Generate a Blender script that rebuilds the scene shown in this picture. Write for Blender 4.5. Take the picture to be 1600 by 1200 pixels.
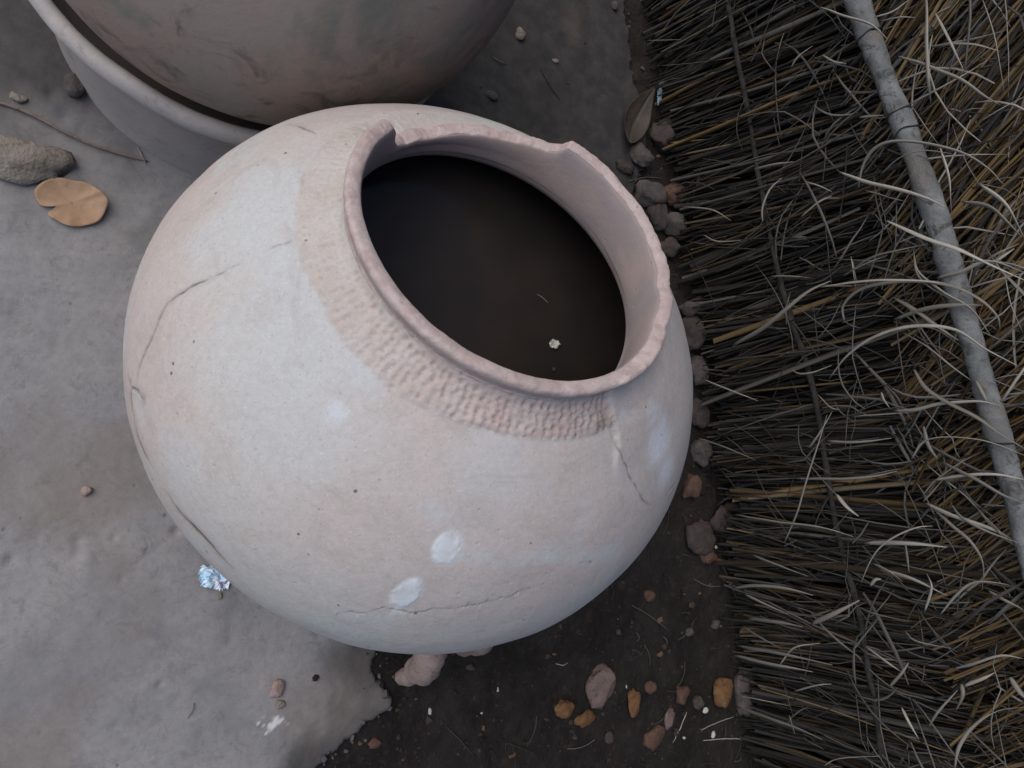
import bpy, bmesh, math, random
import numpy as np
from mathutils import Vector, Matrix
for o in list(bpy.data.objects): bpy.data.objects.remove(o)
sc = bpy.context.scene
COL = sc.collection
PI = math.pi

# ------------------------------------------------------------------ camera
F_PX, CAM_H = 1250.0, 1.25
_n = np.array([(60-800)/F_PX, -(720-600)/F_PX, -1.0]); _n /= np.linalg.norm(_n)
_z = -_n; _x = np.array([1., 0, 0]); _x = _x-_x.dot(_z)*_z; _x /= np.linalg.norm(_x)
CM = np.array([_x, np.cross(_z, _x), _z])          # camera axes -> world
CC = np.array([0, 0, CAM_H])
cam = bpy.data.cameras.new('camera'); cam_o = bpy.data.objects.new('camera', cam); COL.objects.link(cam_o)
cam.sensor_width = 36; cam.lens = 36*F_PX/1600; cam.clip_start = 0.02; cam.clip_end = 500
m4 = Matrix([list(CM[0])+[0], list(CM[1])+[0], list(CM[2])+[CAM_H], [0, 0, 0, 1]])
cam_o.matrix_world = m4
sc.camera = cam_o
# ------------------------------------------------------------------ light
SUN_EL, SUN_AZ = 50.0, 150.0            # direction the light comes from (azimuth from +X, counter-clockwise)
w = bpy.data.worlds.new('World'); sc.world = w; w.use_nodes = True
wn = w.node_tree.nodes; wl = w.node_tree.links
sky = wn.new('ShaderNodeTexSky'); sky.sky_type = 'NISHITA'; sky.sun_disc = False
sky.sun_elevation = math.radians(SUN_EL); sky.sun_rotation = math.radians(90-SUN_AZ)
sky.air_density = 1.0; sky.dust_density = 1.6; sky.ozone_density = 1.0
wl.new(sky.outputs[0], wn['Background'].inputs[0]); wn['Background'].inputs[1].default_value = 0.09
sun = bpy.data.lights.new('sun', 'SUN'); sun.energy = 1.5; sun.angle = math.radians(65); sun.color = (1.0, 0.93, 0.86)
sun_o = bpy.data.objects.new('sun', sun); COL.objects.link(sun_o)
_d = Vector((math.cos(math.radians(SUN_EL))*math.cos(math.radians(SUN_AZ)), math.cos(math.radians(SUN_EL))*math.sin(math.radians(SUN_AZ)), math.sin(math.radians(SUN_EL))))
sun_o.rotation_euler = _d.to_track_quat('Z', 'Y').to_euler(); sun_o.location = _d*6
sc.view_settings.view_transform = 'Standard'; sc.view_settings.look = 'None'
sc.view_settings.exposure = 0.62; sc.view_settings.gamma = 1.0

# ------------------------------------------------------------------ helpers
def ray(u, v): return CM @ np.array([(u-800)/F_PX, -(v-600)/F_PX, -1.0])
def at(u, v, z=0.0):
    d = ray(u, v); return CC+d*((z-CAM_H)/d[2])
def seg_dist(p, line):
    """distance of points p (N,k) to a polyline, and position along it 0..1"""
    best = np.full(len(p), 1e9); pos = np.zeros(len(p)); line = np.asarray(line, float)
    n = len(line)-1
    for i in range(n):
        a, b = line[i], line[i+1]; ab = b-a
        t = np.clip(((p-a)@ab)/max(ab@ab, 1e-12), 0, 1)
        d = np.linalg.norm(p-(a+t[:, None]*ab), axis=1)
        k = d < best; best[k] = d[k]; pos[k] = (i+t[k])/n
    return best, pos
def _hash(ix, iy, iz, seed):
    h = (ix.astype(np.int64)*374761393+iy.astype(np.int64)*668265263+iz.astype(np.int64)*2147483647+seed*974634777) & 0xffffffff
    h = ((h ^ (h >> 13))*1274126177) & 0xffffffff
    h = ((h ^ (h >> 16))*2246822519) & 0xffffffff
    return ((h ^ (h >> 15)) & 0xffffff)/float(0xffffff)
def vnoise(p, scale=1.0, seed=0):
    q = np.asarray(p, float)*scale
    if q.shape[1] == 2: q = np.c_[q, np.zeros(len(q))]
    i = np.floor(q); f = q-i; f = f*f*(3-2*f); i = i.astype(np.int64)
    r = 0
    for dx in (0, 1):
        for dy in (0, 1):
            for dz in (0, 1):
                wgt = (f[:, 0] if dx else 1-f[:, 0])*(f[:, 1] if dy else 1-f[:, 1])*(f[:, 2] if dz else 1-f[:, 2])
                r = r+wgt*_hash(i[:, 0]+dx, i[:, 1]+dy, i[:, 2]+dz, seed)
    return r*2-1
def fbm(p, scale=1.0, seed=0, oct=4, gain=.5):
    r = 0; a = 1.0; tot = 0
    for k in range(oct):
        r = r+a*vnoise(p, scale*2.03**k, seed+k*17); tot += a; a *= gain
    return r/tot
def worley(p, scale, seed, jit=.9):
    """2-d cell noise: F1 distance and cell random"""
    q = np.asarray(p, float)*scale; i = np.floor(q).astype(np.int64); best = np.full(len(q), 9.); rnd = np.zeros(len(q)); z = np.zeros(len(q), np.int64)
    for dx in (-1, 0, 1):
        for dy in (-1, 0, 1):
            cx, cy = i[:, 0]+dx, i[:, 1]+dy
            px = cx+.5+jit*(_hash(cx, cy, z, seed)-.5); py = cy+.5+jit*(_hash(cx, cy, z, seed+5)-.5)
            d = np.hypot(q[:, 0]-px, q[:, 1]-py); k = d < best; best[k] = d[k]; rnd[k] = _hash(cx, cy, z, seed+9)[k]
    return best, rnd
def sstep(a, b, x):
    t = np.clip((x-a)/(b-a), 0, 1); return t*t*(3-2*t)
def set_attr(me, name, arr):
    a = me.attributes.new(name, 'FLOAT', 'POINT'); a.data.foreach_set('value', np.asarray(arr, np.float32))
def np_mesh(name, v, f, attrs=None, smooth=True):
    me = bpy.data.meshes.new(name); v = np.asarray(v, np.float32); f = np.asarray(f, np.int32)
    me.vertices.add(len(v)); me.vertices.foreach_set('co', v.ravel())
    k = f.shape[1]; me.loops.add(f.size); me.loops.foreach_set('vertex_index', f.ravel())
    me.polygons.add(len(f)); me.polygons.foreach_set('loop_start', np.arange(0, f.size, k, dtype=np.int32)); me.polygons.foreach_set('loop_total', np.full(len(f), k, np.int32))
    me.polygons.foreach_set('use_smooth', np.full(len(f), smooth))
    me.update(calc_edges=True); me.validate()
    for n_, a_ in (attrs or {}).items(): set_attr(me, n_, a_)
    return me
def obj(name, me, m=None, parent=None):
    o = bpy.data.objects.new(name, me); COL.objects.link(o)
    if me is not None and m is not None and len(me.materials) == 0: me.materials.append(m)
    if parent is not None: o.parent = parent
    return o
def tag(o, label=None, cat=None, group=None, kind=None):
    for k, v in (('label', label), ('category', cat), ('group', group), ('kind', kind)):
        if v: o[k] = v
    return o
def thing(name, loc, label, cat, group=None):
    o = bpy.data.objects.new(name, None); COL.objects.link(o); o.location = loc; o.empty_display_size = .05
    return tag(o, label, cat, group)
def smooth_line(pts, n):
    """Catmull-Rom through pts, n samples"""
    p = np.asarray(pts, float)
    if len(p) == 2: return p[0]+(p[1]-p[0])*np.linspace(0, 1, n)[:, None]
    q = np.vstack([2*p[0]-p[1], p, 2*p[-1]-p[-2]]); out = []
    for s in np.linspace(0, len(p)-1-1e-6, n):
        i = int(s); t = s-i; a, b, c, d = q[i], q[i+1], q[i+2], q[i+3]
        out.append(.5*((2*b)+(c-a)*t+(2*a-5*b+4*c-d)*t*t+(3*b-a-3*c+d)*t**3))
    return np.array(out)
_FC = {}
def tube(line, rad, sides=6, flat=1.0, up=(0, 0, 1), cap=True):
    line = np.asarray(line, float); n = len(line); rad = np.broadcast_to(rad, n)
    tg = np.gradient(line, axis=0); tg /= np.linalg.norm(tg, axis=1)[:, None]+1e-12
    u = np.asarray(up, float); a = np.cross(tg, u); l = np.linalg.norm(a, axis=1)
    a[l < 1e-4] = (1, 0, 0); a /= np.linalg.norm(a, axis=1)[:, None]; b = np.cross(a, tg)
    ph = np.arange(sides)*2*PI/sides+PI/sides
    v = line[:, None]+rad[:, None, None]*(np.cos(ph)[None, :, None]*a[:, None]+flat*np.sin(ph)[None, :, None]*b[:, None])
    v = v.reshape(-1, 3); f = []
    if not cap:
        if (n, sides) not in _FC: i_ = np.arange(n-1)[:, None]*sides; k_ = np.arange(sides)[None]; k1 = (k_+1) % sides; _FC[(n, sides)] = np.stack([i_+k_, i_+k1, i_+sides+k1, i_+sides+k_], -1).reshape(-1, 4)
        return v, _FC[(n, sides)]
    for i in range(n-1):
        for k in range(sides):
            f.append((i*sides+k, i*sides+(k+1) % sides, (i+1)*sides+(k+1) % sides, (i+1)*sides+k))
    if cap:
        v = np.vstack([v, line[0], line[-1]]); c0 = n*sides
        for k in range(sides):
            f.append((c0, (k+1) % sides, k, k)); e = (n-1)*sides; f.append((c0+1, e+k, e+(k+1) % sides, e+(k+1) % sides))
    return v, f
def poly_mesh(name, v, f, smooth=True):
    me = bpy.data.meshes.new(name)
    me.from_pydata([tuple(map(float, x)) for x in v], [], [tuple(dict.fromkeys(int(j) for j in q)) for q in f]); me.update()
    for p in me.polygons: p.use_smooth = smooth
    return me

# ------------------------------------------------------------------ materials
class NT:
    def __init__(s, name):
        s.m = bpy.data.materials.new(name); s.m.use_nodes = True; s.t = s.m.node_tree; s.n = s.t.nodes; s.b = s.n['Principled BSDF']
        s.tc = s.n.new('ShaderNodeTexCoord').outputs['Object']
    def link(s, a, b): s.t.links.new(a, b)
    def put(s, sock, v):
        if isinstance(v, (int, float)): sock.default_value = v
        elif isinstance(v, tuple): sock.default_value = v if len(v) == 4 or sock.type == 'VECTOR' else v+(1,)
        else: s.link(v, sock)
    def noise(s, scale, detail=4, rough=.55, dist=0., vec=None, out=0):
        n = s.n.new('ShaderNodeTexNoise'); n.inputs['Scale'].default_value = scale; n.inputs['Detail'].default_value = detail
        n.inputs['Roughness'].default_value = rough; n.inputs['Distortion'].default_value = dist; s.link(vec or s.tc, n.inputs['Vector']); return n.outputs[out]
    def voro(s, scale, feature='F1', out='Distance', vec=None):
        n = s.n.new('ShaderNodeTexVoronoi'); n.feature = feature; n.inputs['Scale'].default_value = scale; s.link(vec or s.tc, n.inputs['Vector']); return n.outputs[out]
    def mapr(s, v, a, b, c=0., d=1.):
        n = s.n.new('ShaderNodeMapRange'); n.interpolation_type = 'SMOOTHSTEP'; s.put(n.inputs[0], v)
        for i, k in enumerate((a, b, c, d)): n.inputs[i+1].default_value = k
        return n.outputs[0]
    def math(s, op, a, b=0.):
        n = s.n.new('ShaderNodeMath'); n.operation = op; s.put(n.inputs[0], a); s.put(n.inputs[1], b); return n.outputs[0]
    def mix(s, f, a, b, mode='MIX'):
        n = s.n.new('ShaderNodeMix'); n.data_type = 'RGBA'; n.blend_type = mode; s.put(n.inputs[0], f); s.put(n.inputs[6], a); s.put(n.inputs[7], b); return n.outputs[2]
    def attr(s, name):
        n = s.n.new('ShaderNodeAttribute'); n.attribute_name = name; return n.outputs['Fac']
    def scaled(s, v):
        n = s.n.new('ShaderNodeMapping'); n.inputs['Scale'].default_value = v; s.link(s.tc, n.inputs['Vector']); return n.outputs[0]
    def done(s, col, rough=.9, h=None, strength=.3, dist=.002, spec=.25):
        s.put(s.b.inputs['Base Color'], col); s.put(s.b.inputs['Roughness'], rough); s.b.inputs['Specular IOR Level'].default_value = spec
        if h is not None:
            n = s.n.new('ShaderNodeBump'); n.inputs['Strength'].default_value = strength; n.inputs['Distance'].default_value = dist; s.put(n.inputs['Height'], h); s.link(n.outputs[0], s.b.inputs['Normal'])
        return s.m

def clay_pot_mat():
    t = NT('pale_fired_clay')
    base = t.mix(t.mapr(t.noise(5.5, 5, .6, .4), .36, .62), (.44, .425, .41), (.45, .395, .372))
    base = t.mix(t.mapr(t.noise(8.0, 4, .5, .8, vec=t.scaled((1, 1, 1.6))), .5, .72), base, (.445, .455, .455))
    base = t.mix(t.mapr(t.noise(16, 6, .65, 1.2), .58, .78, 0, .45), base, (.40, .315, .28))
    base = t.mix(t.mapr(t.noise(13, 9, .74, 1.2), .50, .575, 0, .38), base, (.385, .345, .32))
    base = t.mix(t.mapr(t.noise(21, 9, .78, 1.6), .555, .66, 0, .14), base, (.53, .52, .505))
    base = t.mix(t.mapr(t.noise(26, 7, .7, .6, vec=t.scaled((1, 1, 4.5))), .54, .70, 0, .30), base, (.36, .32, .295))
    base = t.mix(t.attr('chalk'), base, (.56, .60, .66))
    base = t.mix(t.math('MULTIPLY', t.attr('pale'), .85), base, (.452, .472, .478))
    col_l = t.mix(t.mapr(t.noise(26, 5, .6), .35, .65), (.455, .40, .36), (.48, .45, .425)); col_r = t.mix(t.mapr(t.noise(26, 5, .6), .35, .65), (.44, .335, .315), (.47, .40, .38))
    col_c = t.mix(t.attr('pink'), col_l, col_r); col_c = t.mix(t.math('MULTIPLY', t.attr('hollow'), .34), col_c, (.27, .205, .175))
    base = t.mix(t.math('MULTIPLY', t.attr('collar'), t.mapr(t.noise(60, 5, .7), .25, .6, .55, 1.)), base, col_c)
    base = t.mix(t.attr('lip'), base, t.mix(t.mapr(t.noise(60, 4), .4, .6), (.40, .308, .290), (.465, .378, .360)))
    fine = t.noise(170, 4, .7); base = t.mix(t.mapr(fine, .3, .75, 0, .36), base, t.mix(.5, base, (.2, .17, .15)))
    pit = t.mapr(t.math('ADD', t.voro(46), t.math('MULTIPLY', t.noise(150, 3), .10)), .085, .15, 1, 0); gate = t.mapr(t.noise(11, 3), .47, .56)
    base = t.mix(t.math('MULTIPLY', pit, gate), base, (.14, .11, .09))
    base = t.mix(t.mapr(t.noise(34, 7, .7, 2.0), .66, .74, 0, .5), base, (.22, .18, .15))
    base = t.mix(t.attr('soot'), base, (.22, .19, .165))
    base = t.mix(t.mapr(t.noise(380, 3, .6), .60, .72, 0, .45), base, (.24, .20, .175)); base = t.mix(t.mapr(t.noise(430, 2, .6), .62, .72, 0, .5), base, (.58, .55, .52))
    base = t.mix(t.mapr(t.noise(7, 8, .72, 2.2, vec=t.scaled((1, 1, 2.2))), .53, .66, 0, .38), base, (.335, .30, .275))
    base = t.mix(t.attr('crack'), base, (.07, .055, .045))
    base = t.mix(t.attr('paint'), base, (.56, .61, .65))
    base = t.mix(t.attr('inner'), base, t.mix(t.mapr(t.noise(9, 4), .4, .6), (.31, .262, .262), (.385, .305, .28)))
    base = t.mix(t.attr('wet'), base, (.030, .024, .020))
    grit = t.math('ADD', t.attr('collar'), t.attr('lip'))
    h = t.math('ADD', t.math('ADD', t.math('MULTIPLY', fine, .5), t.math('MULTIPLY', t.noise(55, 5, .65), .4)), t.math('MULTIPLY', grit, t.math('MULTIPLY', t.noise(150, 6, .8), 4.0)))
    h = t.math('SUBTRACT', h, t.math('MULTIPLY', pit, .6))
    rough = t.mapr(t.noise(300, 2), .62, .72, .88, .45)
    return t.done(base, rough, h, .34, .0024, .25)
M_POT = clay_pot_mat()

def soil_mat():
    t = NT('dark_damp_soil')
    b = t.mix(t.mapr(t.noise(9, 6, .65), .35, .68), (.0125, .0105, .0096), (.023, .0198, .0180))
    b = t.mix(t.mapr(t.noise(60, 4, .7), .5, .75, 0, .6), b, (.040, .034, .030))
    b = t.mix(t.mapr(t.voro(70), .05, .16, .5, 0), b, (.08, .06, .047))
    h = t.math('ADD', t.noise(120, 5, .7), t.math('MULTIPLY', t.noise(28, 4), 1.4))
    return t.done(b, .92, h, .8, .006, .2)
M_SOIL = soil_mat()
def floor_mat():
    t = NT('grey_mud_plaster_floor')
    b = t.mix(t.mapr(t.noise(4.2, 5, .6, .6), .33, .66), (.228, .224, .228), (.275, .262, .258))
    b = t.mix(t.mapr(t.noise(10, 6, .62, 1.0), .5, .74, 0, .7), b, (.150, .148, .152))
    b = t.mix(t.mapr(t.noise(19, 5, .6, .5), .54, .75, 0, .6), b, (.27, .262, .255))
    b = t.mix(t.mapr(t.noise(90, 5, .75), .35, .8, 0, .35), b, (.10, .098, .10))
    pit = t.math('MULTIPLY', t.mapr(t.math('ADD', t.voro(27), t.math('MULTIPLY', t.noise(90, 3), .14)), .10, .18, 1, 0), t.mapr(t.noise(6, 3), .5, .6))
    b = t.mix(t.math('MULTIPLY', pit, .8), b, (.05, .048, .048))
    fl = t.math('MULTIPLY', t.mapr(t.voro(47), .015, .04, .6, 0), t.mapr(t.noise(7.7, 3), .55, .6)); b = t.mix(fl, b, (.42, .40, .37))
    b = t.mix(t.mapr(t.noise(30, 9, .8, 1.0), .53, .61, 0, .40), b, (.135, .13, .13)); b = t.mix(t.mapr(t.noise(44, 9, .8, 1.4), .57, .65, 0, .5), b, (.32, .315, .31)); b = t.mix(t.mapr(t.noise(3.1, 4, .6, 1.0), .50, .66, 0, .5), b, (.15, .147, .15))
    b = t.mix(t.attr('damp_shade'), b, t.mix(t.mapr(t.noise(24, 7, .7), .35, .7), (.028, .0265, .026), (.052, .048, .046)))  # mask of damp mud and painted-in shade darkens the plaster
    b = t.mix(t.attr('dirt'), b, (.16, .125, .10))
    b = t.mix(t.attr('lime'), b, (.60, .60, .61))
    h = t.math('ADD', t.math('ADD', t.math('MULTIPLY', t.noise(75, 7, .75), 1.1), t.noise(22, 4)), t.math('MULTIPLY', pit, -1.2))
    return t.done(b, .9, h, .26, .004, .25)
M_FLOOR = floor_mat()
def mottled(name, c1, c2, c3, scale=25, bump=.5, dist=.003, rough=.92, c4=None):
    t = NT(name)
    b = t.mix(t.mapr(t.noise(scale, 5, .6, .4), .36, .64), c1, c2)
    b = t.mix(t.mapr(t.noise(scale*2.6, 5, .65, .8), .52, .72, 0, .8), b, c3)
    if c4: b = t.mix(t.mapr(t.noise(scale*.6, 4, .6, 1.), .5, .66), b, c4)
    h = t.math('ADD', t.noise(scale*3, 5, .7), t.math('MULTIPLY', t.noise(scale*11, 3), .4))
    return t.done(b, rough, h, bump, dist, .2)
M_BROWN = mottled('brown_smoked_clay', (.27, .228, .198), (.30, .222, .182), (.105, .095, .074), 7, .4, .004, .8, (.18, .172, .148))
M_BASIN = mottled('mauve_grey_clay', (.32, .285, .27), (.355, .312, .295), (.24, .212, .20), 9, .35, .003)
M_BASINLIP = mottled('worn_pale_clay', (.39, .365, .35), (.45, .41, .385), (.30, .27, .25), 22, .35, .002)
M_PINK = mottled('pink_clay_lump', (.27, .20, .178), (.31, .235, .21), (.15, .11, .095), 30, .7, .004)
M_PINKD = mottled('muddy_pink_stone', (.135, .098, .088), (.175, .128, .115), (.055, .043, .038), 38, .8, .004)
M_GREYL = mottled('grey_clay_lump', (.072, .063, .06), (.108, .093, .088), (.036, .031, .029), 32, .8, .004)
M_MAUVE = mottled('dull_mauve_lump', (.052, .042, .039), (.08, .062, .057), (.028, .023, .021), 34, .8, .004)
M_ORANGE = mottled('orange_laterite', (.165, .088, .04), (.125, .064, .032), (.045, .03, .022), 45, .9, .004, .9, (.20, .122, .062))
M_RUST = mottled('rust_brown_stone', (.10, .058, .042), (.125, .078, .058), (.042, .03, .025), 45, .9, .004)
M_ROCK = mottled('ochre_grey_rock', (.19, .165, .138), (.235, .205, .175), (.095, .083, .07), 20, .9, .006)
M_WHITE = mottled('white_chip', (.38, .37, .345), (.46, .44, .41), (.25, .235, .21), 90, .5, .001)
def leaf_mat(name, a, b, v):
    t = NT(name); c = t.mix(t.mapr(t.noise(28, 4, .6), .35, .65), a, b); c = t.mix(t.attr('vein'), c, v)
    c = t.mix(t.mapr(t.noise(120, 3), .6, .75, 0, .5), c, v)
    return t.done(c, .65, t.math('ADD', t.noise(60, 3), t.math('MULTIPLY', t.attr('vein'), .8)), .3, .001, .35)
M_LEAF = leaf_mat('tan_dry_leaf', (.36, .235, .15), (.31, .195, .118), (.21, .12, .07))
M_LEAF2 = leaf_mat('brown_dry_leaf', (.065, .052, .039), (.048, .039, .031), (.03, .024, .018))
def straw_mat(name, attr=True):
    t = NT(name)
    if attr: r, g = t.attr('rnd'), t.attr('gold')
    else:
        n = t.n.new('ShaderNodeObjectInfo'); r = n.outputs['Random']; g = 0.0
    b = t.mix(t.mapr(r, 0., .55), (.012, .0108, .0100), (.034, .0312, .0285)); b = t.mix(t.mapr(r, .64, 1.0), b, (.108, .101, .092))
    if attr: b = t.mix(t.mapr(r, 1.05, 1.6), b, (.33, .31, .275))
    if attr: b = t.mix(g, b, t.mix(t.mapr(r, .1, .9), (.070, .043, .017), (.23, .152, .066)))
    b = t.mix(t.mapr(t.noise(35, 4, .7), .5, .8, 0, .55), b, (.05, .042, .036))
    return t.done(b, .7, t.noise(220, 2), .3, .0008, .3)
M_STRAW = straw_mat('weathered_grass_stalk')
def loose_mat():
    t = NT('bleached_loose_grass'); n = t.n.new('ShaderNodeObjectInfo')
    b = t.mix(n.outputs['Random'], (.12, .110, .094), (.33, .308, .270)); b = t.mix(t.mapr(t.noise(18, 4, .7), .48, .75, 0, .7), b, (.19, .165, .135))
    return t.done(b, .6, t.noise(150, 2), .3, .0008, .35)
M_LOOSE = loose_mat()
def dull_mat():
    t = NT('dull_grass_stalk'); n = t.n.new('ShaderNodeObjectInfo')
    b = t.mix(t.mapr(n.outputs['Random'], 0, 1), (.03, .026, .022), (.115, .103, .088)); b = t.mix(t.mapr(t.noise(25, 4, .7), .5, .75, 0, .6), b, (.07, .058, .047))
    return t.done(b, .65, t.noise(150, 2), .3, .0008, .3)
M_DULL = dull_mat()
def pole_mat():
    t = NT('weathered_grey_bark')
    v = t.scaled((1, 1, 1))
    b = t.mix(t.mapr(t.noise(16, 5, .6, .5), .35, .65), (.115, .119, .122), (.20, .207, .21))
    b = t.mix(t.mapr(t.noise(30, 8, .75, 1.5), .52, .62, 0, .85), b, (.05, .048, .045)); b = t.mix(t.mapr(t.noise(9, 4), .56, .7, 0, .6), b, (.17, .145, .12))
    b = t.mix(t.attr('scar'), b, (.035, .03, .026))
    return t.done(b, .75, t.math('ADD', t.noise(70, 7, .75), t.noise(18, 5)), .8, .006, .3)
M_POLE = pole_mat()
M_TWINE = mottled('dark_bark_twine', (.024, .022, .021), (.042, .039, .037), (.013, .012, .011), 60, .8, .002)
M_STICK = mottled('brown_stick', (.15, .115, .095), (.19, .15, .125), (.09, .07, .06), 70, .5, .001)
def water_mat():
    t = NT('murky_dark_water')
    b = t.mix(t.mapr(t.noise(5, 3), .4, .65), (.018, .0155, .015), (.027, .022, .0195))
    m = t.done(b, .13, t.noise(7, 2), .02, .002, .28); t.b.inputs['IOR'].default_value = 1.33; return m
M_WATER = water_mat()
def paper_mat():
    t = NT('printed_paper'); b = t.mix(t.mapr(t.noise(60, 2, .4), .42, .52), (.42, .62, .78), (.66, .74, .80)); b = t.mix(t.mapr(t.noise(95, 2), .62, .66), b, (.30, .25, .42))
    b = t.mix(t.mapr(t.voro(70), .1, .2, .7, 0), b, (.22, .45, .68)); return t.done(b, .55, t.noise(90, 2), .3, .001, .4)
M_PAPER = paper_mat()
M_BLUE = mottled('blue_plastic', (.19, .28, .36), (.24, .34, .42), (.13, .2, .27), 40, .2, .001, .4)

# ------------------------------------------------------------------ ground
def axis_coords(a, b, step, far_a, far_b):
    c = list(np.arange(a, b+step/2, step)); s = step; x = c[-1]
    while x < far_b: s *= 1.35; x += s; c.append(x)
    s = step; x = c[0]; pre = []
    while x > far_a: s *= 1.35; x -= s; pre.append(x)
    return np.array(pre[::-1]+c)
def grid(xs, ys):
    X, Y = np.meshgrid(xs, ys); v = np.c_[X.ravel(), Y.ravel()]; nx, ny = len(xs), len(ys)
    i = (np.arange(ny-1)[:, None]*nx+np.arange(nx-1)[None]).ravel(); f = np.c_[i, i+1, i+nx+1, i+nx]; return v, f
xy, fc = grid(axis_coords(.30, 1.42, .005, -60, 60), axis_coords(-.65, 1.05, .005, -60, 60))
SOIL_Z = -.013
def soil_z(p):
    p = np.asarray(p, float)[:, :2]
    w1, r1 = worley(p, 60, 3)
    fine = np.exp(-((p[:, 0]-.85)**2+(p[:, 1]-.2)**2)/3.0)
    return SOIL_Z+fine*(.008*fbm(p, 9, 2, 4)+.0055*fbm(p, 38, 4, 4)+.006*np.clip(.35-w1, 0, 1)*(r1 > .55))
sme = np_mesh('soil', np.c_[xy, soil_z(xy)], fc)
tag(obj('soil', sme, M_SOIL), 'dark wet soil between the pot and the straw fence', kind='structure')

edge_px = [(330, 1420), (430, 1290), (505, 1195), (560, 1150), (612, 1108), (604, 1070), (585, 1035), (640, 960), (760, 900), (900, 780), (970, 600), (985, 450), (985, 330), (1005, 275), (1012, 215), (995, 120), (985, 40), (970, -60), (955, -200)]
edge = np.array([at(u, v)[:2] for u, v in edge_px]); edge = smooth_line(edge, 90)
edge = np.vstack([[edge[0, 0]-.2, -4.], edge, [edge[-1, 0]+.3, 4.5]])
def slab_sd(p):
    d, _ = seg_dist(p, edge); poly = np.vstack([edge, [-6, 4.5], [-6, -4]])
    ins = np.zeros(len(p), bool); j = len(poly)-1
    for i in range(len(poly)):
        xi, yi = poly[i]; xj, yj = poly[j]
        if yi != yj:
            c = ((yi > p[:, 1]) != (yj > p[:, 1])) & (p[:, 0] < (xj-xi)*(p[:, 1]-yi)/(yj-yi)+xi); ins ^= c
        j = i
    return np.where(ins, d, -d)
fxy, ff = grid(axis_coords(-.30, 1.12, .004, -3.6, 1.5), axis_coords(-.62, 1.08, .004, -3.2, 3.6))
sd = slab_sd(fxy)+.015*fbm(fxy, 34, 21, 6, .8)
def floor_noise(p): return .0022*fbm(p, 7, 31, 4)+.0010*fbm(p, 40, 33, 3)
fz = floor_noise(fxy)-.040*sstep(.005, -.009, sd)-.004*sstep(.06, .0, sd)
for (u, v, r, dp) in [(275, 830, .006, .006), (122, 845, .008, .004), (15, 876, .007, .006), (120, 865, .007, .003), (205, 621, .003, .004), (250, 1068, .004, .005), (590, 1050, .003, .005), (230, 862, .004, .004), (178, 840, .004, .003), (100, 182, .01, .004), (80, 145, .008, .004), (190, 905, .004, .003)]:
    c = at(u, v)[:2]; d = np.hypot(fxy[:, 0]-c[0], fxy[:, 1]-c[1]*1.0); fz -= dp*np.exp(-(d/r)**2)
lc = at(428, 1130)[:2]; dl = np.hypot((fxy[:, 0]-lc[0])*1.0, (fxy[:, 1]-lc[1])*1.7)
lime = sstep(.80, .93, .50*np.exp(-(dl/.026)**2)+.95*(fbm(fxy, 80, 41, 5, .7)*.6+.5))*(dl < .05)*.85
c2 = at(30, 30)[:2]; dc = np.hypot(fxy[:, 0]-c2[0], fxy[:, 1]-c2[1]); damp_shade = .85*sstep(.30, .04, dc+.12*fbm(fxy, 11, 47, 5))  # darker ragged patch in the far left corner
c3 = at(900, 90)[:2]; dc = np.hypot((fxy[:, 0]-c3[0])*1., (fxy[:, 1]-c3[1])*.7); damp_shade = np.maximum(damp_shade, .97*sstep(.40, .56, fxy[:, 0]+.10*fbm(fxy, 8, 48, 5))*sstep(.25, .40, fxy[:, 1]))  # dark mud behind the pot, with the shade there painted in too
damp_shade = np.maximum(damp_shade, .80*sstep(.12, .0, sd+.07*fbm(fxy, 13, 49, 5)))  # damp broken edge, widened to paint shade towards the pot foot
dirt = .45*sstep(.1, .5, fbm(fxy, 5, 53, 4))
keep = sd > -.035; fk = ff[keep[ff].all(1)]
used = np.unique(fk); remap = np.full(len(fxy), -1); remap[used] = np.arange(len(used))
fme = np_mesh('floor', np.c_[fxy, fz][used], remap[fk], dict(lime=lime[used], damp_shade=damp_shade[used], dirt=dirt[used]))
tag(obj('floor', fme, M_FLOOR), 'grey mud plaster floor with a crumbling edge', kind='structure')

# ------------------------------------------------------------------ big pale pot
PO = np.array([.3901, .1104, .3926]); PA = np.array([-.0464, .4093, .9112]); PA /= np.linalg.norm(PA)
E1 = np.cross([0, 0, 1.], PA); E1 /= np.linalg.norm(E1); E2 = np.cross(PA, E1)
PR, PC = .3239, .2630
def pot_hit(u, v, k=1.0):
    d = ray(u, v); A = np.array([E1/(PR*k), E2/(PR*k), PA/(PC*k)]); o = A@(CC-PO); q = A@d
    a = q@q; b = 2*o@q; c = o@o-1; D = b*b-4*a*c
    t = (-b-math.sqrt(max(D, 0)))/(2*a); p = CC+t*d-PO; return np.array([p@E1, p@E2, p@PA])
prof = []
for a in np.radians(np.linspace(-86, 49.5, 110)): prof.append((PR*math.cos(a), PC*math.sin(a), 0))
neck = [(.2045, .2040, 1), (.197, .2088, 1), (.186, .2152, 1), (.175, .2212, 1), (.1672, .2270, 1), (.1632, .2325, 1), (.1620, .2380, 2), (.1632, .2430, 2), (.1656, .2478, 2), (.1668, .2520, 2), (.1660, .2555, 2), (.1628, .2572, 2), (.1570, .2566, 2), (.1522, .2535, 3), (.1508, .2450, 3), (.1508, .2300, 3), (.1522, .2100, 3), (.1550, .1930, 3), (.1590, .1820, 4), (.1670, .1740, 4), (.1800, .1680, 4), (.2050, .1600, 4)]
nk = np.array(neck); kk = smooth_line(np.vstack([[prof[-1][0], prof[-1][1]], nk[:, :2]]), 118)
zid = np.interp(np.linspace(0, 1, 118), np.linspace(0, 1, len(nk)+1), np.r_[1, nk[:, 2]])
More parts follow.
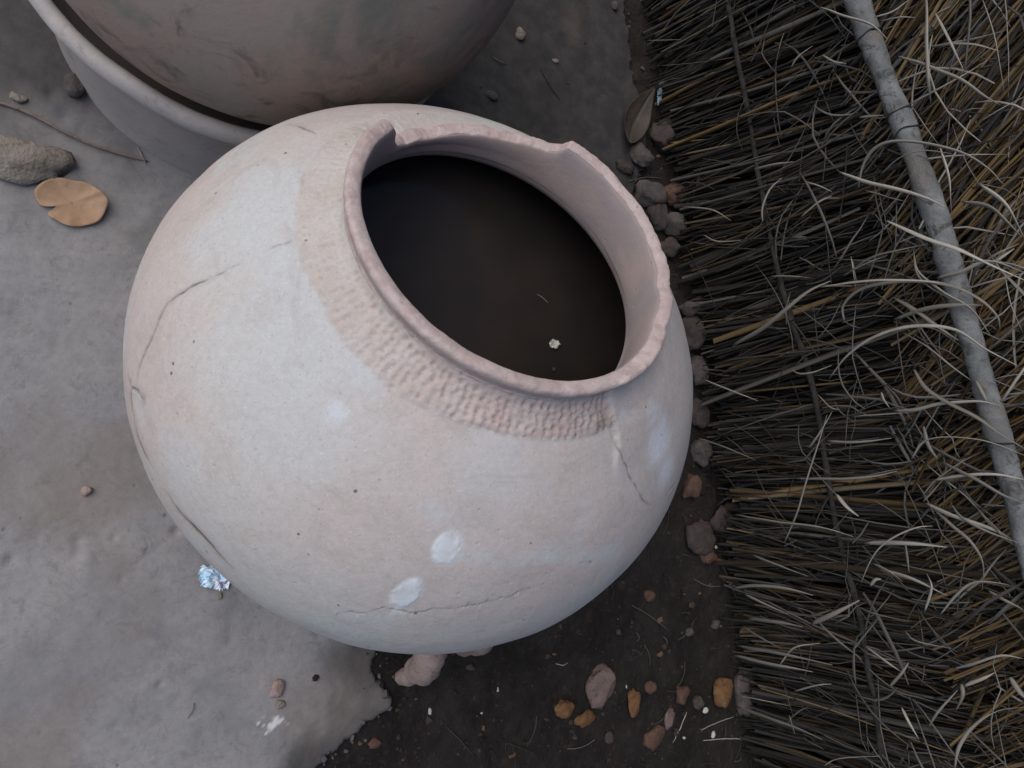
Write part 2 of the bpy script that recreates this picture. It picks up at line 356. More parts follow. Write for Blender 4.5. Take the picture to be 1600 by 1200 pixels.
for (r, h), z in list(zip(kk, zid))[1:]: prof.append((r, h, z))
for a in np.radians(np.linspace(44, -86, 44))[1:]: prof.append(((PR-.016)*math.cos(a), (PC-.018)*math.sin(a), 5))
prof = np.array(prof); NP, NF = len(prof), 760
phi = np.arange(NF)*2*PI/NF
Rg, PH = np.repeat(prof[:, 0], NF), np.tile(phi, NP); Hg = np.repeat(prof[:, 1], NF); Zg = np.repeat(prof[:, 2], NF)
phd = (np.degrees(PH)+180) % 360-180                        # -180..180
# chipped rim
ring = np.c_[np.cos(phi), np.sin(phi)]
pd = (np.degrees(phi)+360) % 360
hl = .2572+.0016*fbm(ring, 5, 61, 4)
ntab = np.array([(0, 0), (225, 0), (229, .001), (231.5, .012), (236, .019), (244, .024), (254, .029), (264, .0325), (276, .036), (288, .039), (296, .0395), (301, .036), (304.5, .026), (306.5, .010), (309, .002), (314, 0), (360, 0)])
hn = np.interp(pd, ntab[:, 0], ntab[:, 1]); hl = hl-hn-(hn > .004)*(.0016*fbm(ring, 14, 63, 4))
# small nicks at the right of the rim
for c_, wd, dp in [(139, 3.5, .006), (132, 3, .003), (112, 5, .002), (158, 4, .002)]: hl = hl-dp*np.exp(-((pd-c_)/wd)**2)
for c_ in np.random.default_rng(8).uniform(0, 360, 9): rr_ = np.random.default_rng(int(c_*10)); hl = hl-rr_.uniform(.0006, .0018)*np.clip(1.3-np.abs((pd-c_+180) % 360-180)/rr_.uniform(2.0, 6.0), 0, 1)
h0 = .2060; HL = np.tile(hl, NP)
up = (Zg > 0) & (Zg < 4.2) & (Hg > h0)
k_ = (HL-h0)/(.2572-h0); Hn = np.where(up, h0+(Hg-h0)*k_, Hg)
pos = np.c_[Rg*np.cos(PH), Rg*np.sin(PH), Hn]
# slightly uneven hand-built form
fw = np.exp(-((phd-92)/48)**2)*np.where(Zg < 2, sstep(.196, .164, Rg)*(Zg > .5), np.interp(Zg, [2, 3.0, 3.9], [1, 1, 0])); pos[:, 0] += np.cos(PH)*.0085*fw; pos[:, 1] += np.sin(PH)*.0085*fw
un = fbm(pos, 4.5, 71, 3); outer = Zg < 3.2
nrm = np.c_[np.cos(PH), np.sin(PH), np.zeros(len(PH))]
th = np.arctan2(Hg/PC**2, Rg/PR**2); nbody = np.c_[np.cos(PH)*np.cos(th), np.sin(PH)*np.cos(th), np.sin(th)]
pos += nbody*((.0035*un+.0009*fbm(pos, 22, 73, 3))*outer)[:, None]
# textured collar
r3 = Rg
arcn = .008*fbm(pos, 22, 77, 4)
azw = sstep(-88, -60, phd+6*fbm(pos, 30, 79, 3))*sstep(107, 104.5, phd+3.5*fbm(pos, 55, 81, 3))
cm = (Zg <= 1.9)*(Hg > .12)*sstep(.2000, .1945, r3+arcn*.8+.0055*np.exp(-((phd-78)/22)**2))*sstep(.158, .163, r3)*azw
tx = np.c_[phd*PI/180*.18, r3*1.25]
tx = tx+.0014*np.c_[fbm(pos, 60, 301, 3), fbm(pos, 60, 302, 3)]; wf, wr = worley(tx*np.array([1, 1.15]), 128, 5, .5); wf2, wr2 = worley(tx+.3, 230, 8, .9)
bump = (-.0054*np.clip(.46-wf, 0, 1)*(.45+.9*wr)+.0012*np.clip(.6-wf2, 0, 1)*wr2)+.0008
pos += nbody*(cm*(bump*1.25*(.30+.70*sstep(-25, 40, phd))+.0011*fbm(pos, 150, 83, 4)+.0020*fbm(pos, 40, 84, 4)))[:, None]
# step where the collar has broken away on the right
stp = sstep(104, 106.5, phd+3.5*fbm(pos, 55, 81, 3))*sstep(150, 108, phd)*(Zg <= 2)*sstep(.245, .200, r3)*sstep(.157, .163, r3)
pos += nbody*(.0045*stp)[:, None]
lipm = (Zg > 1.55)*(Zg < 3.0)*1.0
pos += np.c_[np.cos(PH)*.5, np.sin(PH)*.5, np.ones(len(PH))]*(lipm*(.0014*fbm(pos, 14, 87, 4, .55)+.0012*fbm(pos, 110, 89, 3, .7)))[:, None]
idx = np.arange(NP*NF).reshape(NP, NF)
qa = idx[:-1]; qb = idx[1:]
faces = np.stack([qa, np.roll(qa, -1, 1), np.roll(qb, -1, 1), qb], -1).reshape(-1, 4)
cracks = {  # pixel polyline, half width, depth
    'left_main': ([(372, 413), (345, 428), (305, 446), (268, 470), (252, 495), (240, 525), (226, 552), (217, 575), (213, 598), (216, 612)], .0009, .003),
    'left_fork': ([(199, 588), (203, 605), (204, 630), (209, 660), (216, 690), (226, 715), (236, 735)], .0030, .0022),
    'left_join': ([(203, 606), (213, 612), (222, 626)], .0016, .004),
    'left_low': ([(258, 772), (275, 797), (296, 822), (318, 846), (338, 868), (362, 892)], .0024, .0018),
    'right': ([(952, 672), (958, 690), (966, 706), (976, 726), (984, 745), (996, 764), (1006, 783), (1022, 790)], .0006, .0025),
    'bottom': ([(520, 978), (528, 962), (545, 958), (568, 960), (598, 951), (620, 955), (650, 958), (680, 952), (712, 950), (745, 945), (772, 938), (800, 930), (824, 921), (850, 912)], .0005, .0018),
    'bottom_far': ([(905, 880), (920, 878), (925, 882)], .0006, .002),
    'collar_left': ([(462, 374), (440, 382), (415, 393)], .0004, .0008),
    'top': ([(448, 193), (468, 197), (482, 203), (492, 208)], .0010, .003),
    'shoulder': ([(790, 935), (810, 928)], .0006, .002),
    'side_fine': ([(1060, 745), (1048, 762), (1036, 778)], .0006, .002)}
cr = []
for n_, (px, wd, dp) in cracks.items():
    ln = smooth_line([pot_hit(u, v) for u, v in px], len(px)*5); ln = ln+.0012*np.c_[vnoise(ln, 160, 1), vnoise(ln, 160, 2), vnoise(ln, 160, 3)]; cr.append((ln, wd, dp))
paints = [((700, 857), (.0150, .0185), .35), ((634, 929), (.0125, .0225), .85)]
# refine the mesh near cracks and paint
bm = bmesh.new()
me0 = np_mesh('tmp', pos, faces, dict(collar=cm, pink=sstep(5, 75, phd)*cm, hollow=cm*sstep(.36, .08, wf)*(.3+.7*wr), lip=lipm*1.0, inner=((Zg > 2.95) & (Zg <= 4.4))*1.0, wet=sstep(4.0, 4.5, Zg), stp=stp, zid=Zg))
near = np.full(len(pos), 9.)
pe0 = pos/np.sqrt((pos[:, 0]**2+pos[:, 1]**2)/PR**2+pos[:, 2]**2/PC**2)[:, None]
for ln, wd, dp in cr: near = np.minimum(near, seg_dist(pe0, ln)[0])
for (c, (a_, b_), rot) in paints: near = np.minimum(near, np.abs(np.linalg.norm(pe0-pot_hit(*c), axis=1)-(a_+b_)/2)*.65)
near[Zg > 2] = 9
bm.from_mesh(me0); bm.verts.ensure_lookup_table(); nr = near < .0065
es = [e for e in bm.edges if nr[e.verts[0].index] and nr[e.verts[1].index]]
bmesh.ops.subdivide_edges(bm, edges=es, cuts=3, use_grid_fill=True)
me0b = bpy.data.meshes.new('tmp2'); bm.to_mesh(me0b); bm.free()
nv = len(me0b.vertices); pos = np.empty(nv*3, np.float32); me0b.vertices.foreach_get('co', pos); pos = pos.reshape(-1, 3).astype(float)
AT = {}
for a in ('collar', 'pink', 'hollow', 'lip', 'inner', 'wet', 'zid'):
    v_ = np.empty(nv, np.float32); me0b.attributes[a].data.foreach_get('value', v_); AT[a] = v_.astype(float)
out = AT['zid'] < 2
nb = np.c_[pos[:, 0]/PR**2, pos[:, 1]/PR**2, pos[:, 2]/PC**2]; nb /= np.linalg.norm(nb, axis=1)[:, None]
pe = pos/np.sqrt((pos[:, 0]**2+pos[:, 1]**2)/PR**2+pos[:, 2]**2/PC**2)[:, None]; pe[~out] = 9.
crack = np.zeros(nv); disp = np.zeros(nv); soot = np.zeros(nv)
for ln, wd, dp in cr:
    d, t = seg_dist(pe, ln); taper = np.sin(np.clip(t, .03, .97)*PI)**.5; wv = wd*(.6+.4*taper)*(1+.35*vnoise(pos, 120, 7)); g = np.exp(-(d/np.maximum(wv, 1e-4))**2)*taper*out
    crack = np.maximum(crack, g*np.clip(.45+wd*260, .5, 1.)*np.clip(.75+.5*vnoise(pos, 45, 37), .3, 1)); disp -= dp*g; soot = np.maximum(soot, .35*np.exp(-(d/(wd*3.5))**2)*taper*out)
# raised lip of the left crack
d, t = seg_dist(pe, cr[1][0]); disp += .0*d
d, t = seg_dist(pe, cr[3][0]); disp += .0*d
paint = np.zeros(nv)
for (c, (a_, b_), rot) in paints:
    hp = pot_hit(*c); n_ = np.array([hp[0]/PR**2, hp[1]/PR**2, hp[2]/PC**2]); n_ /= np.linalg.norm(n_)
    dn = pot_hit(c[0]-rot*30, c[1]+30)-hp; dn -= n_*(dn@n_); dn /= np.linalg.norm(dn); sdv = np.cross(n_, dn); q = pe-hp
    e = np.hypot(q@sdv/a_, q@dn/b_)+.05*fbm(pos, 60, 13, 4)+.03*vnoise(pos, 420, 15)
    paint = np.maximum(paint, sstep(1.15, .68, e+.12*fbm(pos, 35, 14, 3))*out*np.clip(.62+.6*fbm(pos, 80, 17, 4)+.18*vnoise(pos, 420, 18), .12, 1))
drip, t = seg_dist(pe, np.array([pot_hit(630, 945), pot_hit(608, 965), pot_hit(590, 978)])); paint = np.maximum(paint, .5*sstep(.006, .002, drip+.003*t)*(1-t)*out)
chalk = np.zeros(nv); pale = np.zeros(nv)
for u, v, r_, a_ in [(1028, 690, .040, .85), (1040, 735, .030, .6), (1012, 650, .022, .5), (522, 642, .014, .6), (533, 648, .008, .6), (610, 235, .05, .3)]:
    d = np.linalg.norm(pos-pot_hit(u, v), axis=1); chalk = np.maximum(chalk, a_*sstep(r_, r_*.25, d+r_*.35*fbm(pos, 40, 19, 3))*out)
for u, v, r_, a_ in [(430, 330, .09, .8), (500, 520, .08, .75), (570, 560, .05, .8), (350, 380, .08, .5), (470, 440, .06, .8), (280, 700, .05, .6), (770, 720, .06, .5), (400, 600, .12, .4)]:
    d = np.linalg.norm(pos-pot_hit(u, v), axis=1); pale = np.maximum(pale, a_*sstep(r_, r_*.3, d+r_*.45*fbm(pos, 24, 23, 4))*out*(1-AT['collar']))
d = np.linalg.norm(pos-pot_hit(222, 622), axis=1); soot = np.maximum(soot, .5*sstep(.012, .003, d)*out)
# dirt caught in the broken corner of the collar
d = np.linalg.norm(pos-pot_hit(944, 672), axis=1); soot = np.maximum(soot, .8*sstep(.022, .006, d+.006*vnoise(pos, 120, 29))*out*AT['collar'])
disp += .0009*sstep(.2, .8, paint)
pos = pos+nb*disp[:, None]
me0b.vertices.foreach_set('co', pos.astype(np.float32).ravel())
for n_, a_ in dict(crack=crack, soot=soot, paint=paint, chalk=chalk, pale=pale).items(): set_attr(me0b, n_, a_)
# split into body / neck_band / rim / inside
zc = np.array([np.mean([AT['zid'][i] for i in p.vertices]) for p in me0b.polygons]); cmf = np.array([max(AT['collar'][i] for i in p.vertices) for p in me0b.polygons])
me0b.polygons.foreach_set('use_smooth', np.ones(len(me0b.polygons), bool)); me0b.update()
vnorm = np.empty(nv*3, np.float32); me0b.vertex_normals.foreach_get('vector', vnorm); vnorm = vnorm.reshape(-1, 3)
part_id = np.where(zc > 2.95, 3, np.where(zc > 1.55, 2, np.where((cmf > .5), 1, 0)))
pot = thing('clay_pot', PO, 'large pale cracked clay pot of water with a chipped rim', 'pot')
pot.matrix_world = Matrix([[E1[0], E2[0], PA[0], PO[0]], [E1[1], E2[1], PA[1], PO[1]], [E1[2], E2[2], PA[2], PO[2]], [0, 0, 0, 1]])
def sub_mesh(src, sel, name):
    polys = [tuple(src.polygons[i].vertices) for i in np.nonzero(sel)[0]]
    us = np.unique(np.concatenate([np.array(p) for p in polys])); mp = {int(a): i for i, a in enumerate(us)}
    me = bpy.data.meshes.new(name); me.from_pydata(pos[us].tolist(), [], [[mp[i] for i in p] for p in polys]); me.update()
    for p in me.polygons: p.use_smooth = True
    for a in ('collar', 'pink', 'hollow', 'lip', 'inner', 'wet'): set_attr(me, a, AT[a][us])
    for n_, a_ in dict(crack=crack, soot=soot, paint=paint, chalk=chalk, pale=pale).items(): set_attr(me, n_, a_[us])
    me.normals_split_custom_set_from_vertices(vnorm[us].tolist())
    return me
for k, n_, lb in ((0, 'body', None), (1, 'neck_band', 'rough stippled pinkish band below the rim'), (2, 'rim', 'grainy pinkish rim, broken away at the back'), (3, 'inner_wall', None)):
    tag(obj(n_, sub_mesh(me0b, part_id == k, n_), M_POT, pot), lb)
# water inside
WZ = .452
ang = np.linspace(0, 2*PI, 96, endpoint=False); A3 = np.array([E1/(PR-.009), E2/(PR-.009), PA/(PC-.009)])
cen = PO+PA*((WZ-PO[2])/PA[2])*.5; cen[2] = WZ; wv = []
for a in ang:
    d = A3@np.array([math.cos(a), math.sin(a), 0]); o = A3@(cen-PO); qa_, qb_, qc_ = d@d, 2*o@d, o@o-1
    t = (-qb_+math.sqrt(qb_*qb_-4*qa_*qc_))/(2*qa_); wv.append((cen[0]+t*math.cos(a), cen[1]+t*math.sin(a), WZ))
bmw = bmesh.new(); vs = [bmw.verts.new(p) for p in wv]; vb = [bmw.verts.new((p[0], p[1], p[2]-.01)) for p in wv]
bmw.faces.new(vs); bmw.faces.new(vb[::-1])
for i in range(96): bmw.faces.new((vs[i-1], vb[i-1], vb[i], vs[i]))
wme = bpy.data.meshes.new('water'); bmw.to_mesh(wme); bmw.free()
tag(obj('water', wme, M_WATER), 'dark still water inside the large pale pot', kind='structure')

# ------------------------------------------------------------------ stones and lumps
def stone_mesh(name, size, seed, rough=.25, facets=7, sub=3):
    bm_ = bmesh.new(); bmesh.ops.create_icosphere(bm_, subdivisions=sub, radius=1.0)
    p = np.array([v.co[:] for v in bm_.verts]); rs = np.random.default_rng(seed)
    for _ in range(facets):                                   # broken flat faces
        n = rs.normal(size=3); n /= np.linalg.norm(n); c = rs.uniform(.55, .9); d = p@n; k = d > c; p[k] -= n*((d[k]-c)*.95)[:, None]
    p *= (1+rough*fbm(p+seed*3.1, 1.5, seed, 4)+rough*.35*fbm(p+seed, 5, seed+3, 3))[:, None]
    p *= np.asarray(size)
    bm_.verts.ensure_lookup_table()
    for v, q in zip(bm_.verts, p): v.co = q
    me = bpy.data.meshes.new(name); bm_.to_mesh(me); bm_.free()
    for q in me.polygons: q.use_smooth = True
    return me
def ground_at(u, v):
    c = at(u, v); p = c[None, :2]
    on = slab_sd(p)[0] > .004
    z = floor_noise(p)[0] if on else soil_z(p)[0]
    return z
def px_m(u, v, z): return np.linalg.norm(at(u, v, z)-CC)/F_PX/math.sqrt(1+((u-800)/F_PX)**2+((v-600)/F_PX)**2)
def stone(name, u, v, wpx, hpx, m, label, cat, seed, group=None, rot=None, tall=.7, embed=.42, rough=.42, lift=0., sub=3):
    """(u, v): where its middle shows"""
    z = ground_at(u, v)+lift
    s = px_m(u, v, z); sx, sy = wpx*s*.5, hpx*s*.5; sz = tall*min(sx, sy)
    zc_ = z+sz*(1-embed*1.4)
    c = at(u, v, zc_)
    o = obj(name, stone_mesh(name, (sx, sy*1.04, sz), seed, rough, sub=sub), m); o.location = c
    o.rotation_euler = (0, 0, rot if rot is not None else 0)
    return tag(o, label, cat, group)
G1 = 'clay lumps along the foot of the straw fence'
lumps = [
    (1038, 212, 46, 52, M_MAUVE, 'reddish grey clay lump beside the brown dry leaf', 1.0),
    (1012, 300, 60, 46, M_GREYL, 'flat grey clay lump touching the pot rim edge at upper right', .8),
    (1052, 303, 48, 36, M_RUST, 'yellowish brown broken clay lump poking into the straw', 1.1),
    (1051, 352, 44, 40, M_GREYL, 'pale grey angular clay lump below the yellowish one', 1.1),
    (1030, 335, 34, 44, M_MAUVE, 'small mauve lump half hidden behind the pot rim', .9),
    (1047, 386, 36, 32, M_MAUVE, 'rounded mauve lump under the pale grey angular one', 1.0),
    (1086, 479, 52, 40, M_GREYL, 'grey knobbly clay lump right of the pot at rim height', 1.1),
    (1078, 522, 46, 52, M_MAUVE, 'brown mauve clay lump just below the grey knobbly one', 1.0),
    (1090, 577, 40, 46, M_GREYL, 'grey clay lump in the middle of the row by the fence', 1.0),
    (1092, 645, 34, 50, M_MAUVE, 'dark mauve lump beside the widest part of the pot', 1.0),
    (1096, 706, 34, 38, M_GREYL, 'small greyish lump near the chalky patch of the pot', 1.0),
    (1078, 762, 30, 42, M_RUST, 'reddish lump with a pale chip at the lower right pot edge', .9),
    (1130, 806, 56, 44, M_MAUVE, 'dark wide clay clod at the frayed straw ends', .7),
    (1095, 838, 60, 52, M_MAUVE, 'dark low clod right of the pot in the soil', .6),
    (1000, 245, 44, 36, M_GREYL, 'dark grey crumbled clod between leaf and pot rim', .7),
    (975, 262, 30, 22, M_MAUVE, 'small reddish crumb behind the pot rim corner', .7),
    (1165, 1078, 38, 74, M_GREYL, 'grey slab of clay tucked under the lowest straw ends', .7)]
for i, (u, v, a, b, m, lb, tall) in enumerate(lumps): stone('clay_lump', u, v, a*1.02, b*1.02, m, lb, 'lump', 100+i, G1, tall=tall, rough=.5)
G2 = 'coloured stones lying in the dark soil'
stones = [
    (940, 1071, 54, 62, M_PINKD, 'large pinkish stone lying in the dark soil', .7),
    (881, 1107, 34, 30, M_ORANGE, 'bright orange stone left of the large pinkish one', .8),
    (914, 1123, 36, 24, M_ORANGE, 'dull orange flat stone below the large pinkish one', .5),
    (990, 1098, 28, 42, M_ORANGE, 'narrow upright orange stone right of the large pinkish one', .8),
    (1065, 1086, 30, 30, M_RUST, 'rusty stone between the narrow orange stone and the straw', .8),
    (1130, 1080, 38, 46, M_ORANGE, 'orange stone nearest to the straw ends', .9),
    (1021, 1152, 44, 34, M_RUST, 'brown flat stone at the bottom edge among the coloured stones', .5),
    (1046, 1124, 22, 34, M_PINKD, 'reddish pink stone above the brown flat one', .6),
    (1016, 1075, 20, 20, M_RUST, 'tiny brown stone above the narrow orange stone', .8),
    (1091, 1098, 20, 24, M_MAUVE, 'small mauve stone beside the rusty stone', .8),
    (1104, 868, 34, 26, M_RUST, 'rust coloured stone right of the pot near the straw', .7),
    (1014, 931, 22, 20, M_RUST, 'small rusty pebble alone in the dark soil', .8),
    (1118, 975, 18, 16, M_GREYL, 'grey pebble halfway down the strip of soil', .8),
    (1078, 988, 16, 16, M_GREYL, 'smaller grey pebble left of the other grey pebble', .8),
    (967, 987, 12, 11, M_MAUVE, 'tiny mauve pebble below the pot in the soil', .8),
    (736, 1043, 18, 14, M_MAUVE, 'small mauve clod just below the pot nubs', .8),
    (952, 1153, 18, 24, M_MAUVE, 'dim mauve pebble near the bottom edge of the soil', .7),
    (585, 1163, 26, 18, M_RUST, 'brown crumb at the broken floor edge', .6)]
for i, (u, v, a, b, m, lb, tall) in enumerate(stones): stone('stone', u, v, a, b, m, lb, 'stone', 200+i, G2, tall=tall, sub=3 if a > 18 else 2)
G3 = 'white chips scattered on the soil'
for i, (u, v, a, b, lb) in enumerate([
    (672, 1112, 8, 16, 'white elongated chip on soil near the floor edge'), (778, 1078, 7, 11, 'tiny white chip left of the pinkish stone'),
    (1102, 1110, 16, 14, 'largest white chip, beside the orange stone at the straw'), (1114, 1148, 14, 14, 'white chip at the bottom near the straw ends'),
    (1069, 1153, 9, 6, 'small white chip beside the brown flat stone'), (979, 1073, 4, 8, 'sliver of white at the tip of the narrow orange stone'), (753, 1114, 7, 7, 'white speck alone in the soil below the pot'),
    (1119, 855, 8, 8, 'white speck beside the rust coloured stone near the straw')]):
    stone('white_chip', u, v, a*.75, b*.75, M_WHITE, lb, 'chip', 300+i, G3, tall=.6, sub=2)
G4 = 'loose stones on the grey floor'
fl_stones = [
    (30, 250, 132, 66, M_ROCK, 'big ochre grey rock at the left edge of the floor', .75, .5),
    (118, 132, 36, 36, M_GREYL, 'dark grey stone next to the basin wall', .9, .3),
    (26, 153, 28, 17, M_ROCK, 'small pale stone above the dry stick', .8, .3),
    (137, 767, 21, 17, M_PINK, 'small pinkish pebble alone on the floor left of the pot', .8, .3),
    (434, 1076, 33, 26, M_PINK, 'tan pink pebble above the white lime smear', .7, .3),
    (437, 1101, 17, 14, M_ROCK, 'small grey brown pebble just below the tan pink one', .7, .3),
    (343, 931, 9, 12, M_ROCK, 'tiny tan crumb below the paper scrap', .8, .3)]
for i, (u, v, a, b, m, lb, tall, rg) in enumerate(fl_stones): stone('stone' if a > 30 else 'pebble', u, v, a, b, m, lb, 'stone' if a > 30 else 'pebble', 410+i, G4, tall=tall, rough=rg)
G5 = 'stones on the shaded floor behind the pot'
for i, (u, v, a, b, m, lb) in enumerate([(813, 52, 22, 22, M_ROCK, 'pale round pebble right of the brown pot'), (768, 150, 26, 16, M_GREYL, 'flat grey pebble behind the pale pot'), (868, 95, 14, 8, M_ROCK, 'thin light chip of clay on the shaded floor'), (960, 8, 14, 16, M_GREYL, 'small grey pebble at the top edge near the straw')]):
    stone('pebble', u, v, a, b, m, lb, 'pebble', 450+i, G5, tall=.7, sub=2)

# mud stand under the pot
st = at(648, 985)                                             # below the pot
low = PO+np.array([.0, -.02, 0])
stand = thing('mud_stand', (PO[0]-.005, PO[1]-.03, 0), 'pinkish mud stand with nubs showing under the front of the pot', 'stand')
def lump_mesh(name, pts, rads, seed, amp=.16):
    """skinned blob through pts"""
    ln = smooth_line(pts, 26); rd = smooth_line(np.c_[rads, rads, rads], 26)[:, 0]
    v, f = tube(ln, rd, 20, up=(0, 1, .1)); c = np.repeat(ln, 20, 0); c = np.vstack([c, ln[0], ln[-1]])
    d = v-c; l = np.linalg.norm(d, axis=1)[:, None]; v = v+d*(amp*fbm(v, 28, seed, 4)+amp*.5*fbm(v, 80, seed+2, 3))[:, None]
    return poly_mesh(name, v, f)
so = np.array(stand.location)
obj('mound', lump_mesh('mound', [(0, 0, -.03), (0, 0, .02), (0, 0, .07), (.0, .0, .125), (0, 0, .145)], [.20, .185, .16, .12, .02], 5, .10), M_MAUVE, stand)
for (u, v, r0, sd_) in ((626, 1053, .0145, 11), (716, 1012, .012, 13)):
    b_ = at(u, v, .004); inn = np.array([PO[0], PO[1], .0]); dr = inn-b_; dr[2] = 0; dr /= np.linalg.norm(dr)
    pts = [b_+np.array([0, 0, -.012])-so-dr*.004, b_+np.array([0, 0, .012])-so-dr*.002, b_+dr*.012+np.array([0, 0, .05])-so, b_+dr*.030+np.array([0, 0, .095])-so, b_+dr*.06+np.array([0, 0, .14])-so, b_+dr*.1+np.array([0, 0, .155])-so]
    obj('nub', lump_mesh('nub', pts, [r0*.4, r0*.85, r0*1.0, r0*1.45, r0*1.7, r0*1.8], sd_, .5), M_PINK, stand)

# ------------------------------------------------------------------ basin with the brown pot standing in it
def lathe(name, prof_, nf=160, seed=0, amp=.003, fs=5, wob=0., shear=None):
    p_ = np.asarray(prof_); n = len(p_); ph_ = np.arange(nf)*2*PI/nf
    R_, H_ = np.repeat(p_[:, 0], nf), np.repeat(p_[:, 1], nf); P_ = np.tile(ph_, n)
    v = np.c_[R_*np.cos(P_), R_*np.sin(P_), H_]
    k = amp*fbm(v, fs, seed, 4); ringw = wob*fbm(np.c_[np.cos(P_), np.sin(P_)], 2.2, seed+7, 3)
    v[:, 0] += np.cos(P_)*k; v[:, 1] += np.sin(P_)*k; v[:, 2] += ringw*(H_-H_.min())/(H_.max()-H_.min()+1e-9)
    if shear: k2 = np.clip(1-H_/.192, 0, 1.1); v[:, 0] += shear[0]*k2; v[:, 1] += shear[1]*k2
    i = np.arange(n*nf).reshape(n, nf); a, b = i[:-1], i[1:]
    f = np.stack([a, np.roll(a, -1, 1), np.roll(b, -1, 1), b], -1).reshape(-1, 4)
    return np_mesh(name, v, f)
basin = thing('clay_basin', (.2176, .7328, 0), 'shallow grey clay basin holding the brown pot', 'basin')
bw = smooth_line([(.276, -.01), (.279, .03), (.286, .08), (.295, .13), (.305, .170), (.312, .192)], 30)
obj('wall', lathe('wall', bw, 200, 3, .005, 5, wob=.010, shear=(.030, -.038)), M_BASIN, basin)
bl = smooth_line([(.311, .188), (.3215, .198), (.3235, .208), (.320, .2165), (.3125, .2195), (.305, .216), (.301, .206), (.297, .19)], 26)
obj('rim', lathe('rim', bl, 260, 3, .006, 6, wob=.010), M_BASINLIP, basin)
bi = smooth_line([(.299, .195), (.29, .16), (.276, .10), (.25, .05), (.18, .025), (.002, .02)], 30)
obj('inner_wall', lathe('inner_wall', bi, 160, 3, .003, 5), M_BASIN, basin)
bp = thing('brown_pot', (.2231, .7248, .3444), 'brown smoke-stained round pot standing in the grey basin', 'pot')
a_ = np.radians(np.linspace(-88, 58, 70)); bprof = np.c_[.3185*np.cos(a_), .293*np.sin(a_)]
obj('body', lathe('body', bprof, 220, 9, .006, 4), M_BROWN, bp)
n0 = bprof[-1]
obj('neck', lathe('neck', smooth_line([(n0[0]+.002, n0[1]-.002), (.158, .262), (.155, .285), (.170, .315), (.172, .325), (.160, .326), (.146, .30), (.142, .262), (.16, .235)], 40), 160, 10, .002, 5), M_BROWN, bp)

# ------------------------------------------------------------------ straw fence
fa = at(1050, 300)[:2]; fb = at(1160, 1100)[:2]; FT = np.array([*(fb-fa), 0.]); FT /= np.linalg.norm(FT); FN = np.array([FT[1], -FT[0], 0.])  # along (image down), towards camera
FA = np.array([*fa, 0.])
if FN@(CC-FA) < 0: FN = -FN
def onf(u, v, off=.0):
    d = ray(u, v); q = FA+FN*off; t = ((q-CC)@FN)/(d@FN); return CC+d*t
def fpos(s, z, off): return FA+FT*s+np.array([0, 0, z])+FN*off
fence = thing('straw_fence', FA+FT*.3+np.array([0, 0, SOIL_Z]), 'weathered straw fence with a tied pole, right of the pots', 'fence')
fo = np.array(fence.location)
rng = np.random.default_rng(12)
V, Fq, RND, GLD = [], [], [], []; base = 0
def add_stalk(line, r, rnd, gold, sides=4, flat=.6):
    global base
    if rng.random() < .35: flat = .22; r = np.asarray(r)*rng.uniform(1.2, 1.9)
    v, f = tube(line, r, sides, flat, up=FN+.8*rng.normal(size=3), cap=False)
    V.append(v); Fq.append(np.array(f)+base); RND.append(np.full(len(v), rnd)); GLD.append(np.full(len(v), gold)); base += len(v)
def stalk_line(s, z0, L, off0, lean_s, lean_n, bend, n=5, wob=.004):
    t = np.linspace(0, 1, n); ls = s+lean_s*t*L+wob*np.cumsum(rng.normal(size=n))*.5; of = off0+lean_n*t*L+bend*np.sin(t*PI)+wob*.6*rng.normal(size=n); z = z0+t*L*math.sqrt(max(.05, 1-lean_s**2))
    return FA+FT*ls[:, None]+FN*of[:, None]+np.c_[np.zeros(n), np.zeros(n), z]
def clump(s): return float(vnoise(np.array([[s, 0.3]]), 9, 5)[0])
def in_view(s): return -.75 < s < 1.15
for lay in range(9):                                           # lower course, several layers deep
    off = -.112+lay*.0110
    step = .0058 if lay > 2 else .0064
    s = -1.7
    while s < 2.3:
        st_ = step if in_view(s) else step*3.2
        s += st_*rng.uniform(.5, 1.5)
        z0 = rng.uniform(-.03, .045)+.03*clump(s)+.02*clump(s*4)+(.05*rng.random()**3 if lay > 4 else 0)
        L = rng.uniform(.38, .78); ls = rng.normal(0, .075)+.14*clump(s*1.7+3)+.08*clump(s*5.1+9)
        ln = rng.normal(-.02, .03); r = rng.uniform(.0012, .0034) if in_view(s) else .0032
        gold = (rng.random() < (.42 if lay < 6 else .16))*rng.uniform(.3, 1.)
        if rng.random() < .14: r *= 1.9
        rnd = rng.random()**1.6
        l_ = stalk_line(s, z0, L, off+rng.normal(0, .006), ls, ln, rng.uniform(-.004, .012))
        # butt ends flare out towards the pot near the ground
        tt_ = np.linspace(0, 1, 5); fl = (.018+.02*rng.random())*np.exp(-tt_*5)*(lay/8); l_ += FN*fl[:, None]
        add_stalk(l_, r*np.array([1, 1, 1, .95, .6]), rnd, gold)
for lay in range(7):                                           # upper course, combed sideways above the pole
    off = -.075+lay*.012; s = -2.6
    while s < 2.3:
        st_ = .0070 if -.5 < s < 1.9 else .016
        s += st_*rng.uniform(.5, 1.5); z0 = rng.uniform(.42, .62)+.10*(s/1.0)*.25
        L = rng.uniform(.5, 1.05); lean = -rng.normal(.66, .13); r = rng.uniform(.0014, .0036)
        gold = (rng.random() < .74)*rng.uniform(.5, 1.); l_ = stalk_line(s, z0, L, off+.005, lean*.85, rng.normal(.0, .02), rng.uniform(-.01, .015))
        add_stalk(l_, r*np.array([.8, 1, 1, .9, .5]), rng.random()**.7, gold)
